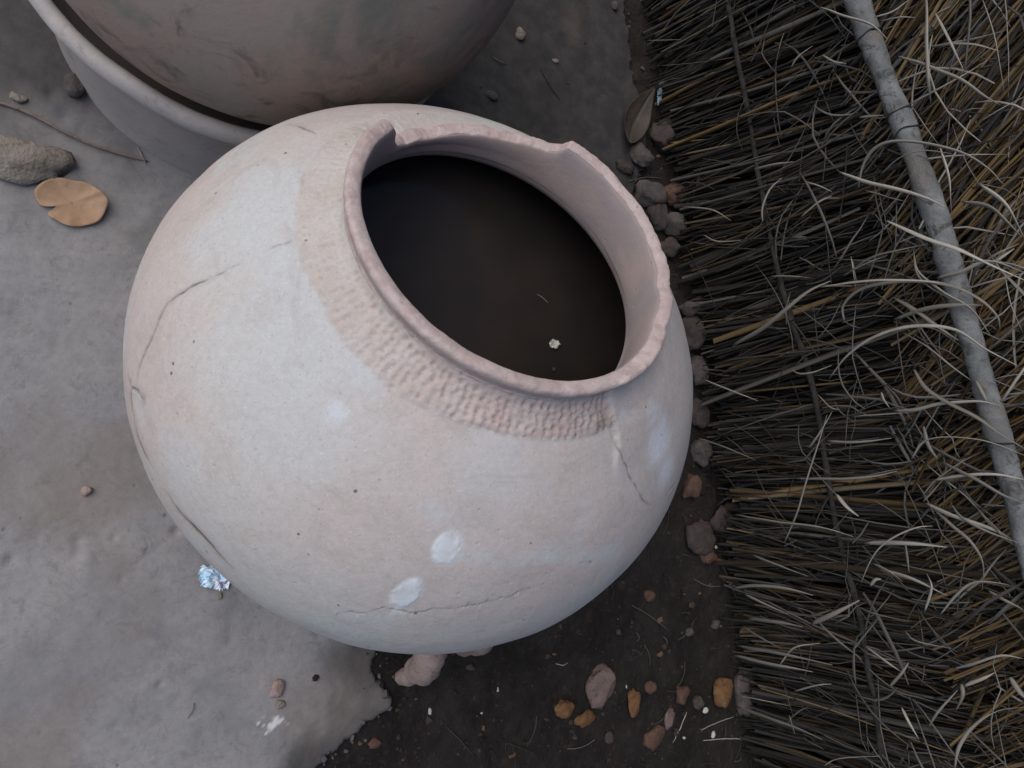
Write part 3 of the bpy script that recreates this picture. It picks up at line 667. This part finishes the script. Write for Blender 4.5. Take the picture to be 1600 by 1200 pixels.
for lay in range(2):                                           # top course, out of the picture, added to block light from the right
    s = -2.0
    while s < 2.3:
        s += .012*rng.uniform(.6, 1.4); l_ = stalk_line(s, rng.uniform(.95, 1.1), rng.uniform(.5, .75), -.05+lay*.02, rng.normal(-.1, .1), rng.normal(0, .02), .0); add_stalk(l_, .004, rng.random(), rng.random()*.5)
for lay in range(2):                                           # thick reeds at the back close the fence
    s = -1.8+lay*.004
    while s < 2.3:
        s += .0085; l_ = stalk_line(s, -.03, 1.6, -.135-lay*.009, rng.normal(0, .01), 0, 0, wob=.001); add_stalk(l_, .0052, rng.random()*.4, rng.random()*.3)
for _ in range(750):                                          # broken bits sticking out at all angles
    s = rng.uniform(-.8, 1.2); z0 = rng.uniform(0, .75); an = rng.normal(0, .5); L = rng.uniform(.03, .14); o0 = rng.uniform(-.03, .012)
    t = np.linspace(0, 1, 4); cv = rng.normal(0, .25)
    l_ = FA+FT*(s+t*L*math.sin(an)+cv*L*t*t)[:, None]+FN*(o0+t*L*rng.normal(.05, .12))[:, None]+np.c_[t*0, t*0, z0+t*L*math.cos(an)]
    add_stalk(l_, rng.uniform(.0007, .0015)*np.array([1, 1, .9, .5]), .35+.65*rng.random(), 0)
for _ in range(620):                                           # bleached bent blades, most of them high on the fence
    s = rng.uniform(-.7, 1.25); z0 = .12+.62*rng.random()**.6; an = rng.normal(-.15, .95); L = rng.uniform(.05, .20)*(.6+.6*z0/.7); o0 = rng.uniform(-.028, .022)
    t = np.linspace(0, 1, 7); cv = rng.normal(0, .32); kink = rng.normal(0, .25)*(t > rng.uniform(.3, .8))*(t-.5)
    l_ = FA+FT*(s+t*L*math.sin(an)+(cv*t*t+kink)*L*math.cos(an))[:, None]+FN*(o0+L*.22*np.sin(t*PI)*rng.random())[:, None]+np.c_[t*0, t*0, z0+t*L*math.cos(an)-(cv*t*t+kink)*L*math.sin(an)]
    add_stalk(l_, rng.uniform(.0010, .0026)*np.array([.6, .9, 1, 1, .9, .7, .25]), .75+.85*rng.random()*min(1, z0*1.6), 0)
Vv = np.vstack(V)-fo; Ff = np.vstack(Fq)
gm = np_mesh('grass_stalks', Vv, Ff, dict(rnd=np.concatenate(RND), gold=np.concatenate(GLD)), smooth=True)
g_ = obj('grass_stalks', gm, M_STRAW, fence); g_['kind'] = 'stuff'

# tied pole and bark twine
POLE_OFF = .045
pp_ = [(1338, 0), (1362, 70), (1388, 135), (1420, 220), (1452, 310), (1486, 420), (1520, 535), (1549, 640), (1576, 745), (1606, 850)]
pl = np.array([onf(u, v, POLE_OFF) for u, v in pp_]); d0 = pl[0]-pl[2]; d1 = pl[-1]-pl[-3]
pl = np.vstack([pl[0]+d0*3.2, pl[0]+d0*1.5, pl, pl[-1]+d1*1.6, pl[-1]+d1*3.6])
pln = smooth_line(pl, 240); pln = pln+.0045*np.c_[fbm(pln, 6, 91, 3), fbm(pln, 6, 92, 3), fbm(pln, 6, 93, 3)]; prd = .0158+.0034*fbm(np.c_[np.arange(240)*.05, np.zeros(240)], 1.2, 3, 3)
v, f = tube(pln, prd, 22, up=FN); cidx = np.vstack([np.repeat(pln, 22, 0), pln[0], pln[-1]]); dvec = v-cidx
v = v+dvec*(.20*fbm(v, 18, 5, 4)+.12*fbm(v, 70, 6, 3))[:, None]
scar = np.zeros(len(v))
for u_, v_, r_ in [(1370, 140, .008), (1372, 85, .012), (1405, 160, .006), (1443, 250, .006), (1385, 100, .010)]:
    c = onf(u_, v_, POLE_OFF+.015); dd = np.linalg.norm(v-c, axis=1); g = np.exp(-(dd/r_)**2); scar = np.maximum(scar, .8*g*(r_ < .009)); v = v+dvec*(.35*g*(r_ > .009))[:, None]
pm = poly_mesh('pole', v-fo, f); set_attr(pm, 'scar', scar); pole_o = obj('pole', pm, M_POLE, fence)
for (u0, v0) in [(1352, 62), (1414, 175), (1427, 203), (1560, 690)]:              # bark ties round the pole
    c = onf(u0, v0, POLE_OFF); k = int(np.argmin(np.linalg.norm(pln-c, axis=1))); tg = pln[min(k+2, 239)]-pln[k-2]; tg /= np.linalg.norm(tg)
    a = np.cross(tg, FN); a /= np.linalg.norm(a); b = np.cross(a, tg); q = np.linspace(0, 2*PI, 30)
    tl = pln[k]+(prd[k]*1.10)*(np.cos(q)[:, None]*a+np.sin(q)[:, None]*b)+tg*(.004*np.sin(q+k))[:, None]
    obj('tie', poly_mesh('tie', *[(x-fo if i_ == 0 else x) for i_, x in enumerate(tube(tl+.002*np.c_[vnoise(tl, 90, 3), vnoise(tl, 90, 4), vnoise(tl, 90, 5)], .0012, 6, up=tg, cap=False))]), M_TWINE, pole_o)
tw = [(1140, 20), (1152, 90), (1168, 170), (1188, 290), (1212, 410), (1236, 500), (1262, 575), (1279, 650), (1294, 750), (1312, 850), (1338, 940), (1354, 1030), (1368, 1110), (1380, 1200)]
tl = np.array([onf(u, v, -.006+.007*math.sin(i*1.9)) for i, (u, v) in enumerate(tw)]); tl = np.vstack([tl[0]*2-tl[2], tl, tl[-1]*2-tl[-3]]); tl = smooth_line(tl, 150)
rr = .0056+.0017*fbm(np.c_[np.arange(150)*.1, np.zeros(150)], 1.5, 8, 3); v, f = tube(tl, rr, 9, .8, up=FN)
obj('twine', poly_mesh('twine', v-fo+.0015*np.c_[vnoise(v, 90, 1), vnoise(v, 90, 2), vnoise(v, 90, 3)], f), M_TWINE, fence)

# loose bleached blades, each where the photograph shows it, standing off the fence face
Z3, Z6, Z9 = (1000, 0), (1000, 400), (1000, 750)
loose = [
 (Z3, [(750, 30), (830, 60), (960, 100), (1035, 165)], 3), (Z3, [(1290, 180), (1400, 185), (1500, 215)], 3), (Z3, [(1080, 235), (1200, 275), (1330, 330), (1430, 400), (1500, 440)], 4),
 (Z3, [(1115, 440), (1300, 340), (1450, 250)], 3), (Z3, [(1420, 505), (1500, 455), (1640, 385)], 3), (Z3, [(915, 490), (1015, 480)], 3), (Z3, [(910, 780), (930, 690), (980, 620), (1060, 590), (1200, 600), (1350, 640), (1450, 700), (1515, 770)], 4),
 (Z3, [(1000, 730), (1080, 660), (1180, 630), (1300, 640)], 2), (Z3, [(835, 720), (930, 755), (1080, 790), (1200, 830), (1280, 870)], 4), (Z3, [(940, 795), (1030, 820), (1110, 840)], 3), (Z3, [(1030, 920), (1150, 975), (1300, 1030), (1400, 1075), (1600, 1165)], 5),
 (Z3, [(850, 1150), (950, 1080), (1080, 1040), (1200, 1015)], 3), (Z3, [(1410, 1120), (1480, 1060), (1580, 1015)], 3), (Z3, [(750, 1195), (900, 1175), (1050, 1165), (1200, 1170), (1340, 1195)], 3), (Z3, [(630, 280), (660, 235), (720, 190)], 2),
 (Z3, [(510, 925), (510, 860), (540, 790), (590, 740)], 3), (Z3, [(265, 980), (320, 1005), (420, 1000)], 2), (Z3, [(670, 905), (740, 845), (800, 815)], 3), (Z3, [(475, 705), (560, 685), (640, 675)], 3), (Z3, [(1160, 960), (1190, 900)], 3),
 (Z3, [(1140, 1040), (1150, 1130), (1200, 1190), (1320, 1260)], 3), (Z3, [(880, 1080), (890, 1130), (905, 1190)], 3), (Z3, [(1070, 850), (1065, 1060)], 3), (Z3, [(1190, 0), (1200, 300), (1210, 430)], 4), (Z3, [(1430, 0), (1480, 160), (1520, 400)], 4),
 (Z3, [(1420, 770), (1520, 850), (1600, 990)], 4), (Z3, [(1340, 840), (1450, 860), (1530, 930), (1590, 990)], 4), (Z3, [(980, 70), (1050, 50), (1120, 0)], 2), (Z3, [(1000, 90), (1080, 75), (1145, 75)], 2), (Z3, [(760, 230), (810, 260), (860, 268)], 3), (Z3, [(1230, 60), (1290, 170), (1350, 300)], 3), (Z3, [(1130, 440), (1190, 530), (1250, 610)], 3), (Z3, [(1310, 520), (1360, 460), (1440, 450)], 2), (Z3, [(180, 862), (300, 875), (380, 920)], 3), (Z3, [(30, 170), (170, 165)], 2), (Z3, [(690, 755), (750, 775), (800, 800)], 2), (Z3, [(1550, 420), (1600, 300)], 3), (Z3, [(1250, 620), (1290, 760), (1300, 900)], 4),
 (Z6, [(385, 375), (500, 310), (600, 230), (700, 150), (795, 105)], 6), (Z6, [(850, 270), (845, 210), (900, 150), (1000, 115), (1150, 105), (1300, 125), (1420, 180), (1490, 250), (1500, 300)], 5), (Z6, [(850, 270), (880, 290), (920, 300)], 4), (Z6, [(1060, 265), (1200, 220), (1330, 205), (1425, 205)], 5),
 (Z6, [(1060, 175), (1150, 230), (1250, 300), (1330, 350)], 4), (Z6, [(790, 510), (860, 420), (950, 350), (1080, 300), (1200, 290), (1320, 310), (1430, 380), (1570, 460)], 5), (Z6, [(1095, 320), (1200, 380), (1300, 465), (1380, 520)], 3), (Z6, [(1145, 475), (1190, 550), (1280, 610), (1400, 670), (1500, 740), (1600, 800)], 4),
 (Z6, [(1060, 645), (1150, 640), (1250, 615), (1400, 605), (1500, 625)], 5), (Z6, [(1130, 845), (1180, 775), (1260, 755), (1400, 765), (1500, 790), (1600, 830)], 4), (Z6, [(630, 470), (660, 490), (720, 485), (800, 455)], 4), (Z6, [(740, 580), (790, 630), (830, 640)], 3), (Z6, [(705, 800), (745, 740), (800, 650)], 4),
 (Z6, [(645, 925), (800, 930), (950, 920), (1070, 895)], 4), (Z6, [(400, 1078), (550, 1105), (750, 1130), (890, 1170)], 5), (Z6, [(600, 1195), (650, 1080), (690, 950), (740, 790), (780, 660)], 4), (Z6, [(815, 995), (860, 1045), (910, 1085)], 5), (Z6, [(1190, 1030), (1300, 1085), (1450, 1130), (1570, 1190)], 4),
 (Z6, [(1295, 1035), (1340, 1090), (1450, 1150), (1590, 1200)], 4), (Z6, [(1220, 935), (1350, 915), (1480, 910), (1600, 930)], 4), (Z6, [(265, 515), (380, 560), (490, 605)], 3), (Z6, [(240, 755), (360, 800), (480, 850)], 3), (Z6, [(1005, 570), (1015, 600), (1040, 635)], 4), (Z6, [(1180, 710), (1200, 790), (1240, 850)], 4),
 (Z6, [(1140, 0), (1160, 70), (1260, 150), (1380, 220), (1460, 330)], 4), (Z6, [(545, 85), (640, 85), (720, 90)], 3), (Z6, [(880, 0), (890, 70), (900, 140)], 3), (Z6, [(845, 80), (950, 30), (1030, 0)], 3), (Z6, [(1440, 50), (1500, 10), (1560, -30)], 4), (Z6, [(1240, 95), (1330, 70), (1450, 20), (1600, 70)], 4), (Z6, [(1330, 150), (1450, 110), (1600, 70)], 4), (Z6, [(1520, 80), (1545, 200), (1600, 320)], 4), (Z6, [(1260, 860), (1380, 920), (1500, 990), (1600, 1030)], 4), (Z6, [(1180, 1000), (1230, 940), (1320, 870), (1440, 810)], 3), (Z6, [(1400, 520), (1430, 580), (1450, 620)], 4), (Z6, [(780, 770), (900, 775), (1050, 760)], 3), (Z6, [(880, 670), (1000, 660), (1120, 650)], 3),
 (Z9, [(935, 262), (1100, 262), (1280, 280)], 6), (Z9, [(920, 430), (970, 320), (1040, 250), (1150, 200), (1220, 190)], 4), (Z9, [(1220, 120), (1300, 190), (1380, 260), (1430, 350), (1425, 460)], 5), (Z9, [(1250, 560), (1310, 490), (1390, 430), (1500, 430), (1600, 460)], 4), (Z9, [(1185, 545), (1215, 450), (1195, 390)], 4), (Z9, [(715, 600), (800, 560), (915, 500)], 6),
 (Z9, [(940, 695), (1020, 755), (1090, 800)], 5), (Z9, [(1040, 865), (1090, 810), (1120, 760)], 4), (Z9, [(1310, 1200), (1330, 1110), (1400, 1020), (1500, 960), (1600, 945)], 5), (Z9, [(1310, 790), (1400, 760), (1510, 730), (1600, 745)], 4), (Z9, [(620, 980), (645, 1060)], 4), (Z9, [(580, 775), (640, 700), (750, 680)], 4), (Z9, [(1105, 270), (1120, 385)], 4), (Z9, [(1105, 630), (1150, 670), (1290, 700)], 3), (Z9, [(1340, 850), (1345, 900), (1315, 965)], 4),
 (Z9, [(1450, 460), (1520, 500), (1600, 540)], 4), (Z9, [(770, 1190), (830, 1160), (1000, 1150)], 4), (Z9, [(390, 450), (480, 440), (600, 450), (720, 480)], 5), (Z9, [(470, 315), (560, 350), (700, 400)], 6), (Z9, [(400, 945), (520, 985), (640, 1030), (760, 1080)], 6), (Z9, [(430, 610), (500, 655), (590, 705)], 4), (Z9, [(415, 900), (500, 915), (620, 940)], 5), (Z9, [(390, 730), (560, 770), (720, 800)], 5), (Z9, [(405, 690), (560, 720), (800, 770)], 6),
 (Z9, [(960, 440), (980, 415), (1005, 412)], 5), (Z9, [(970, 350), (1040, 385), (1095, 425)], 4), (Z9, [(1000, 375), (1130, 410), (1280, 485)], 4), (Z9, [(910, 530), (980, 560), (1120, 590)], 3), (Z9, [(1540, 820), (1580, 880), (1620, 920)], 5), (Z9, [(1350, 860), (1420, 830), (1480, 800)], 4), (Z9, [(440, 480), (520, 515), (620, 560)], 5), (Z9, [(450, 575), (560, 590), (680, 612)], 5), (Z9, [(1090, 950), (1120, 1010), (1160, 1080)], 3), (Z9, [(820, 60), (860, 110), (910, 150)], 5), (Z9, [(1180, 90), (1260, 0)], 4), (Z9, [(640, 880), (740, 855), (800, 850)], 3)]
for i, (o0, pts, wpx) in enumerate(loose):
    n = len(pts); long_ = np.hypot(pts[-1][0]-pts[0][0], pts[-1][1]-pts[0][1])
    offs = .024+rng.uniform(0, .008)+(.020+.014*rng.random())*min(1, long_/500)*np.sin(np.linspace(.1, .95, n)*PI)
    px = [(o0[0]+a/2.6667, o0[1]+b/2.6667) for a, b in pts]
    if max(p[0] for p in px) > 1370 and min(p[1]-(p[0]-1338)*3.1 for p in px) < 60: offs = offs+.030      # passes over the pole
    w3 = np.array([onf(u, v, f_) for (u, v), f_ in zip(px, offs)]); m_ = max(8, 4*n)
    l_ = smooth_line(w3, m_); l_ = l_+.0011*np.c_[vnoise(l_, 22, i), vnoise(l_, 22, i+50), vnoise(l_, 22, i+90)]; rw = wpx*.00074*rng.uniform(.7, 1.2)*np.interp(np.linspace(0, 1, m_), [0, .2, .6, 1], [.5, 1, .85, .18])
    v, f = tube(l_, rw, 5, .32, up=FN+.5*rng.normal(size=3))
    obj('grass_blade', poly_mesh('grass_blade', v-fo, f), M_LOOSE, fence)
# further single stalks at the face of the fence share a few meshes
tmpl = []
for k in range(10):
    t = np.linspace(0, 1, 7); L = rng.uniform(.16, .42); l_ = np.c_[.02*rng.normal()*np.sin(t*PI)+.012*rng.normal()*t, .012*rng.normal()*np.sin(t*PI*1.3), t*L]
    v, f = tube(l_, rng.uniform(.0011, .0021)*np.array([.9, 1, 1, 1, .9, .8, .45]), 5, .6, up=(0, 1, .1)); tmpl.append(poly_mesh('grass_stalk', v, f)); tmpl[-1].materials.append(M_DULL)
for k in range(185):
    s = rng.uniform(-.62, 1.0); z0 = rng.uniform(-.02, .05) if k % 3 else rng.uniform(.1, .5)
    p = fpos(s, z0, rng.uniform(-.025, .008)); o = obj('grass_stalk', tmpl[k % 10], None, fence); an = rng.normal(0, .13)
    zax = Vector((0, 0, 1))*math.cos(an)+Vector(FT)*math.sin(an)-Vector(FN)*.03; q = zax.to_track_quat('Z', 'Y'); o.rotation_mode = 'QUATERNION'; o.rotation_quaternion = q; o.location = Vector(p-fo)

# crumbs and litter on the soil, too many to count
def litter(name, n, kind_, m, label, seed):
    rs = np.random.default_rng(seed); V_, F_, A_, b0 = [], [], [], 0
    bmi = bmesh.new(); bmesh.ops.create_icosphere(bmi, subdivisions=1, radius=1.0); iv = np.array([q.co[:] for q in bmi.verts]); fi = np.array([[q.index for q in p.verts] for p in bmi.faces]); bmi.free()
    N_ = 30*n; U_ = np.c_[rs.uniform(480, 1190, N_), rs.uniform(-20, 1230, N_)]; D_ = np.c_[(U_[:, 0]-800)/F_PX, -(U_[:, 1]-600)/F_PX, -np.ones(N_)]@CM.T; CW = CC-D_*(CAM_H/D_[:, 2:])
    SDv = slab_sd(CW[:, :2]); keep_ = (SDv < -.006) | (rs.random(N_) < (.06 if kind_ == 'crumb' else 0))
    if kind_ == 'straw': keep_ &= rs.random(N_) < np.exp(-np.maximum(0, 1120-U_[:, 0])/110)
    CW, SDv = CW[keep_][:n], SDv[keep_][:n]; CW[:, 2] = np.where(SDv < 0, soil_z(CW), 0.)
    for c in CW:
        if kind_ == 'crumb':
            r_ = min(.0015*math.exp(abs(rs.normal(0, .72))), .010); p = iv*(1+.35*rs.normal(size=(len(iv), 1)))*r_*np.array([1, rs.uniform(.6, 1.2), rs.uniform(.45, .9)]); V_.append(p+c+np.array([0, 0, r_*.3])); F_.append(fi+b0); A_.append(np.full(len(iv), rs.random())); b0 += len(iv)
        else:
            a = rs.uniform(0, PI); L = rs.uniform(.012, .06); t = np.linspace(-.5, .5, 5); l_ = c+np.c_[np.cos(a)*t*L, np.sin(a)*t*L, .003+.006*rs.random()*(1-4*t*t)+t*L*rs.normal(0, .08)]+np.c_[-np.sin(a)*t*t*L*.4, np.cos(a)*t*t*L*.4, t*0]
            p, f4 = tube(l_, rs.uniform(.0005, .0011), 4, .6, cap=False); V_.append(p); F_.append(f4+b0); A_.append(np.full(len(p), rs.random())); b0 += len(p)
    Av = np.concatenate(A_); o_ = obj(name, np_mesh(name, np.vstack(V_), np.vstack(F_), dict(rnd=Av, gold=Av*0), smooth=False), m); return tag(o_, label, None, None, 'stuff')
def crumb_mat():
    t = NT('soil_crumb'); b = t.mix(t.mapr(t.attr('rnd'), 0, .8), (.018, .015, .0135), (.05, .041, .035)); b = t.mix(t.mapr(t.attr('rnd'), .88, 1.), b, (.115, .075, .05)); return t.done(b, .95, t.noise(200, 3), .5, .001, .15)
litter('soil_crumbs', 900, 'crumb', crumb_mat(), 'small crumbs of earth scattered over the dark soil', 3)
litter('straw_litter', 170, 'straw', M_STRAW, 'short broken straw scattered on the soil along the fence', 5)

def edge_bits():
    rs = np.random.default_rng(19); V_, F_, b0 = [], [], 0; vis = edge[(edge[:, 0] > -.5) & (edge[:, 0] < 1.3)]
    bmi = bmesh.new(); bmesh.ops.create_icosphere(bmi, subdivisions=1, radius=1.0); iv = np.array([q.co[:] for q in bmi.verts]); fi = np.array([[q.index for q in p.verts] for p in bmi.faces]); bmi.free()
    for _ in range(110):
        c = vis[rs.integers(0, len(vis)-1)]+rs.normal(0, .009, 2); r_ = min(.0016*math.exp(abs(rs.normal(0, .75))), .009); p = iv*(1+.4*rs.normal(size=(len(iv), 1)))*r_*np.array([1, rs.uniform(.6, 1.3), rs.uniform(.4, .8)])
        V_.append(p+np.array([c[0], c[1], -.006])); F_.append(fi+b0); b0 += len(iv)
    v_ = np.vstack(V_); z_ = np.zeros(len(v_)); tag(obj('plaster_crumbs', np_mesh('plaster_crumbs', v_, np.vstack(F_), dict(lime=z_, damp_shade=z_+.75, dirt=z_), smooth=False), M_FLOOR), 'grey crumbs broken off along the floor edge', kind='stuff')
edge_bits()

# ------------------------------------------------------------------ small things
def strand(name, px, r, m, label, cat, group=None, z=None, flat=.7, arch=.004):
    pts = []
    for i, (u, v) in enumerate(px):
        g = ground_at(u, v) if z is None else z
        pts.append(at(u, v, g+r*.8+arch*math.sin(PI*i/(len(px)-1))))
    pts = np.array(pts); l_ = smooth_line(pts, max(6, 5*len(px))); c = pts.mean(0)
    v, f = tube(l_-c, r*np.interp(np.linspace(0, 1, len(l_)), [0, .2, .8, 1], [.7, 1, .95, .4]), 6, flat)
    v = v+.0006*np.c_[vnoise(v+c, 120, 1), vnoise(v+c, 120, 2), vnoise(v+c, 120, 3)]
    o = obj(name, poly_mesh(name, v, f), m); o.location = c; return tag(o, label, cat, group)
strand('dry_stick', [(-30, 152), (20, 167), (60, 184), (100, 206), (145, 226), (190, 241), (232, 252)], .0022, M_STICK, 'thin brown dry stick lying on the floor towards the basin', 'stick')
strand('straw', [(214, 230), (222, 243), (229, 257)], .0011, M_LOOSE, 'short white straw at the tip of the dry stick', 'straw')
GS = 'straws lying on the ground'
for px, lb in [([(986, 945), (1015, 962), (1047, 986)], 'thin straw lying slantwise in soil below the small rusty pebble'), ([(1010, 1004), (1003, 1020), (986, 1032)], 'short bent straw above the large pinkish stone'),
               ([(1073, 1113), (1064, 1135), (1051, 1161)], 'pale straw standing slantwise beside the brown flat stone'), ([(697, 1135), (720, 1158), (745, 1187)], 'thin brown straw in the soil near the floor edge'),
               ([(1147, 1120), (1118, 1130), (1090, 1144)], 'thin straw between two white chips by the fence'), ([(1099, 1157), (1135, 1154), (1169, 1155)], 'straight straw lying at the bottom straw ends'),
               ([(1126, 842), (1138, 862), (1143, 886)], 'curved straw beside the dark low clod'), ([(845, 109), (858, 130), (875, 157)], 'thin dark straw on the shaded floor behind the pot'),
               ([(984, 283), (1010, 277), (1036, 279)], 'curved straw across the flat grey lump'), ([(770, 90), (782, 96), (793, 101)], 'short straw right of the brown pot'),
               ([(790, 1172), (795, 1162), (840, 1180)], 'faint bent straw at the bottom middle of the soil'), ([(303, 1098), (301, 1110), (293, 1122)], 'short white straw on the floor left of the tan pink pebble'),
               ([(868, 1037), (880, 1039), (888, 1035)], 'short pale straw left of the bent straw in the soil'), ([(1007, 1180), (1030, 1170), (1060, 1178)], 'faint straw under the brown flat stone'), ([(1085, 905), (1105, 915), (1128, 916)], 'grey straw reaching from the fence into the soil')]:
    strand('straw', px, .0011, M_LOOSE if 'pale' in lb or 'white' in lb or 'straight' in lb else M_DULL, lb, 'straw', GS)
def leaf(name, u, v, outline, size, m, label, rot, curl, z=None, tilt=(0, 0)):
    """outline(t) -> half widths; a bilobed or lance leaf as a curved sheet with thickness"""
    g = ground_at(u, v) if z is None else z; nx, ny = 22, 28; V_, vein = [], []
    for j in range(ny+1):
        t = j/ny; wl_, wr_ = outline(t)
        for i in range(nx+1):
            s = i/nx*2-1; x = (wr_ if s > 0 else wl_)*s; y = t-.5
            y2 = y+(.10*abs(s)**1.5*(t > .5)*(t-.5)*2 if name == 'x' else 0)
            zz = curl*(x*x*1.3+.35*y*y)-.05*math.exp(-(s*7)**2)*.4+.012*math.sin(9*y+5*x)
            V_.append((x*size, y2*size, zz*size)); vein.append(max(math.exp(-(s*14)**2), .5*math.exp(-((((t*1.0+abs(s)*.25)*9) % 1-.5)*7)**2)))
    V_ = np.array(V_); V_[:, 2] -= V_[:, 2].min(); fs = [(j*(nx+1)+i, j*(nx+1)+i+1, (j+1)*(nx+1)+i+1, (j+1)*(nx+1)+i) for j in range(ny) for i in range(nx)]
    me = np_mesh(name, V_, fs, dict(vein=vein)); o = obj(name, me, m); md = o.modifiers.new('thickness', 'SOLIDIFY'); md.thickness = .0007; md.offset = 0
    o.location = at(u, v, g+.002); o.rotation_euler = (tilt[0], tilt[1], rot); return tag(o, label, 'leaf')
def round_leaf(t):                                             # broad round leaf, notched at the base
    r = math.sqrt(max(0, .25-(t-.5)**2))*1.18+.002; nz = 1-.0*t
    return r, r*(1.0-.12*math.sin(t*6))
LC = at(112, 317)
# two-lobed leaf: polar outline with a notch
def lobed_leaf(name, u, v, rx, ry, notch_dir, m, label):
    nr_, na = 14, 72; V_, vein = [(0, 0, 0)], [1.]
    for i in range(1, nr_+1):
        for k in range(na):
            a = 2*PI*k/na; d = (a-notch_dir+PI) % (2*PI)-PI
            rad = 1-.55*math.exp(-(abs(d)/.11)**1.4)+.05*math.cos(2*a+1)+.035*math.sin(3*a)+.02*math.sin(7*a); q = i/nr_*rad
            x, y = q*math.cos(a)*rx, q*math.sin(a)*ry
            zz = .004*(q*q)+.006*max(0, q-.55)*max(0, math.cos(a-.5))*3+.0025*math.exp(-((q*math.sin(d))/.12)**2)*q+.0016*math.sin(3*a+.7)*q*q+.0007*math.sin(11*a)*q**3
            V_.append((x, y, zz)); pd_ = abs(math.sin(d))*q; vein.append(math.exp(-(pd_*14)**2)*.6*min(1, q*2)*(abs(d) < 3.2)+.28*math.exp(-((((q*math.cos(d)*.9+abs(q*math.sin(d))*.8)*5) % 1-.5)/.10)**2)*q+.25*max(0, q-.8)*2)
    fs = [(0, 1+k, 1+(k+1) % na, 1+(k+1) % na) for k in range(na)]
    fs = [tuple(x) for x in fs]; me = bpy.data.meshes.new(name); F_ = [(0, 1+k, 1+(k+1) % na) for k in range(na)]
    for i in range(nr_-1):
        for k in range(na): a0 = 1+i*na; b0 = 1+(i+1)*na; F_.append((a0+k, b0+k, b0+(k+1) % na, a0+(k+1) % na))
    me.from_pydata(V_, [], F_); me.update(); set_attr(me, 'vein', vein)
    for p in me.polygons: p.use_smooth = True
    o = obj(name, me, m); md = o.modifiers.new('thickness', 'SOLIDIFY'); md.thickness = .0008; md.offset = 0
    o.location = at(u, v, ground_at(u, v)+.003); return tag(o, label, 'leaf')
lobed_leaf('dry_leaf', 112, 317, .0425, .0335, math.radians(212), M_LEAF, 'tan two-lobed dry leaf on the grey floor')
def lance(t): wv_ = .24*math.sin(PI*min(1, t*.97+.015))**.8*(1.15-.5*t); return wv_+.003, wv_*.85+.003
leaf('dry_leaf', 992, 186, lance, .150, M_LEAF2, 'brown curled dry leaf in the shade beside the straw', math.radians(-28), 1.6, z=.0)
# scraps
def scrap(name, u, v, w_, h_, m, label, cat, seed, z=None, crumple=.3, rot=0.):
    g = ground_at(u, v) if z is None else z; n = 16; rs = np.random.default_rng(seed); xs = np.linspace(-.5, .5, n); X, Y = np.meshgrid(xs, xs); p = np.c_[X.ravel(), Y.ravel()]
    zz = crumple*(.5*np.abs(fbm(p, 2.6, seed, 3))+.35*np.abs(fbm(p, 6, seed+1, 2))); e = 1+.30*fbm(p, 3.5, seed+5, 3)
    q = np.c_[p[:, 0]*w_*e, p[:, 1]*h_*e, zz*min(w_, h_)]; q[:, 2] -= q[:, 2].min()
    i = (np.arange(n-1)[:, None]*n+np.arange(n-1)[None]).ravel(); F_ = np.c_[i, i+1, i+n+1, i+n]; cen_ = p[F_].mean(1); k = np.hypot(cen_[:, 0], cen_[:, 1])+.16*fbm(cen_, 5, seed+8, 3) < .47
    o = obj(name, np_mesh(name, q, F_[k], smooth=False), m); md = o.modifiers.new('thickness', 'SOLIDIFY'); md.thickness = .0004
    o.location = at(u, v, g+.001); o.rotation_euler = (0, 0, rot); return tag(o, label, cat)
scrap('paper_scrap', 336, 901, .052, .036, M_PAPER, 'crumpled blue and white paper scrap against the pot foot', 'paper', 4, crumple=.7, rot=-.5)
scrap('plastic_scrap', 1030, 150, .013, .040, M_BLUE, 'small blue plastic scrap between leaf and straw', 'plastic', 6, z=.004, crumple=.4, rot=-.2)
scrap('floating_flake', 865, 538, .0135, .0125, M_WHITE, 'pale yellowish flake floating on the dark water', 'flake', 9, z=WZ, crumple=.6)
o = stone('floating_seed', 865, 578, 9, 9, M_MAUVE, 'tiny dull seed floating below the pale flake', 'seed', 77, sub=2); s_ = (CAM_H-WZ)/CAM_H; o.location = at(865, 578, WZ+.0012); o.scale = (s_*.8,)*3
strand('floating_straw', [(839, 460), (848, 465), (857, 473)], .0005, M_LOOSE, 'short thin straw floating on the dark water', 'straw', z=WZ, arch=0)
for o in list(bpy.data.meshes):
    if o.users == 0: bpy.data.meshes.remove(o)
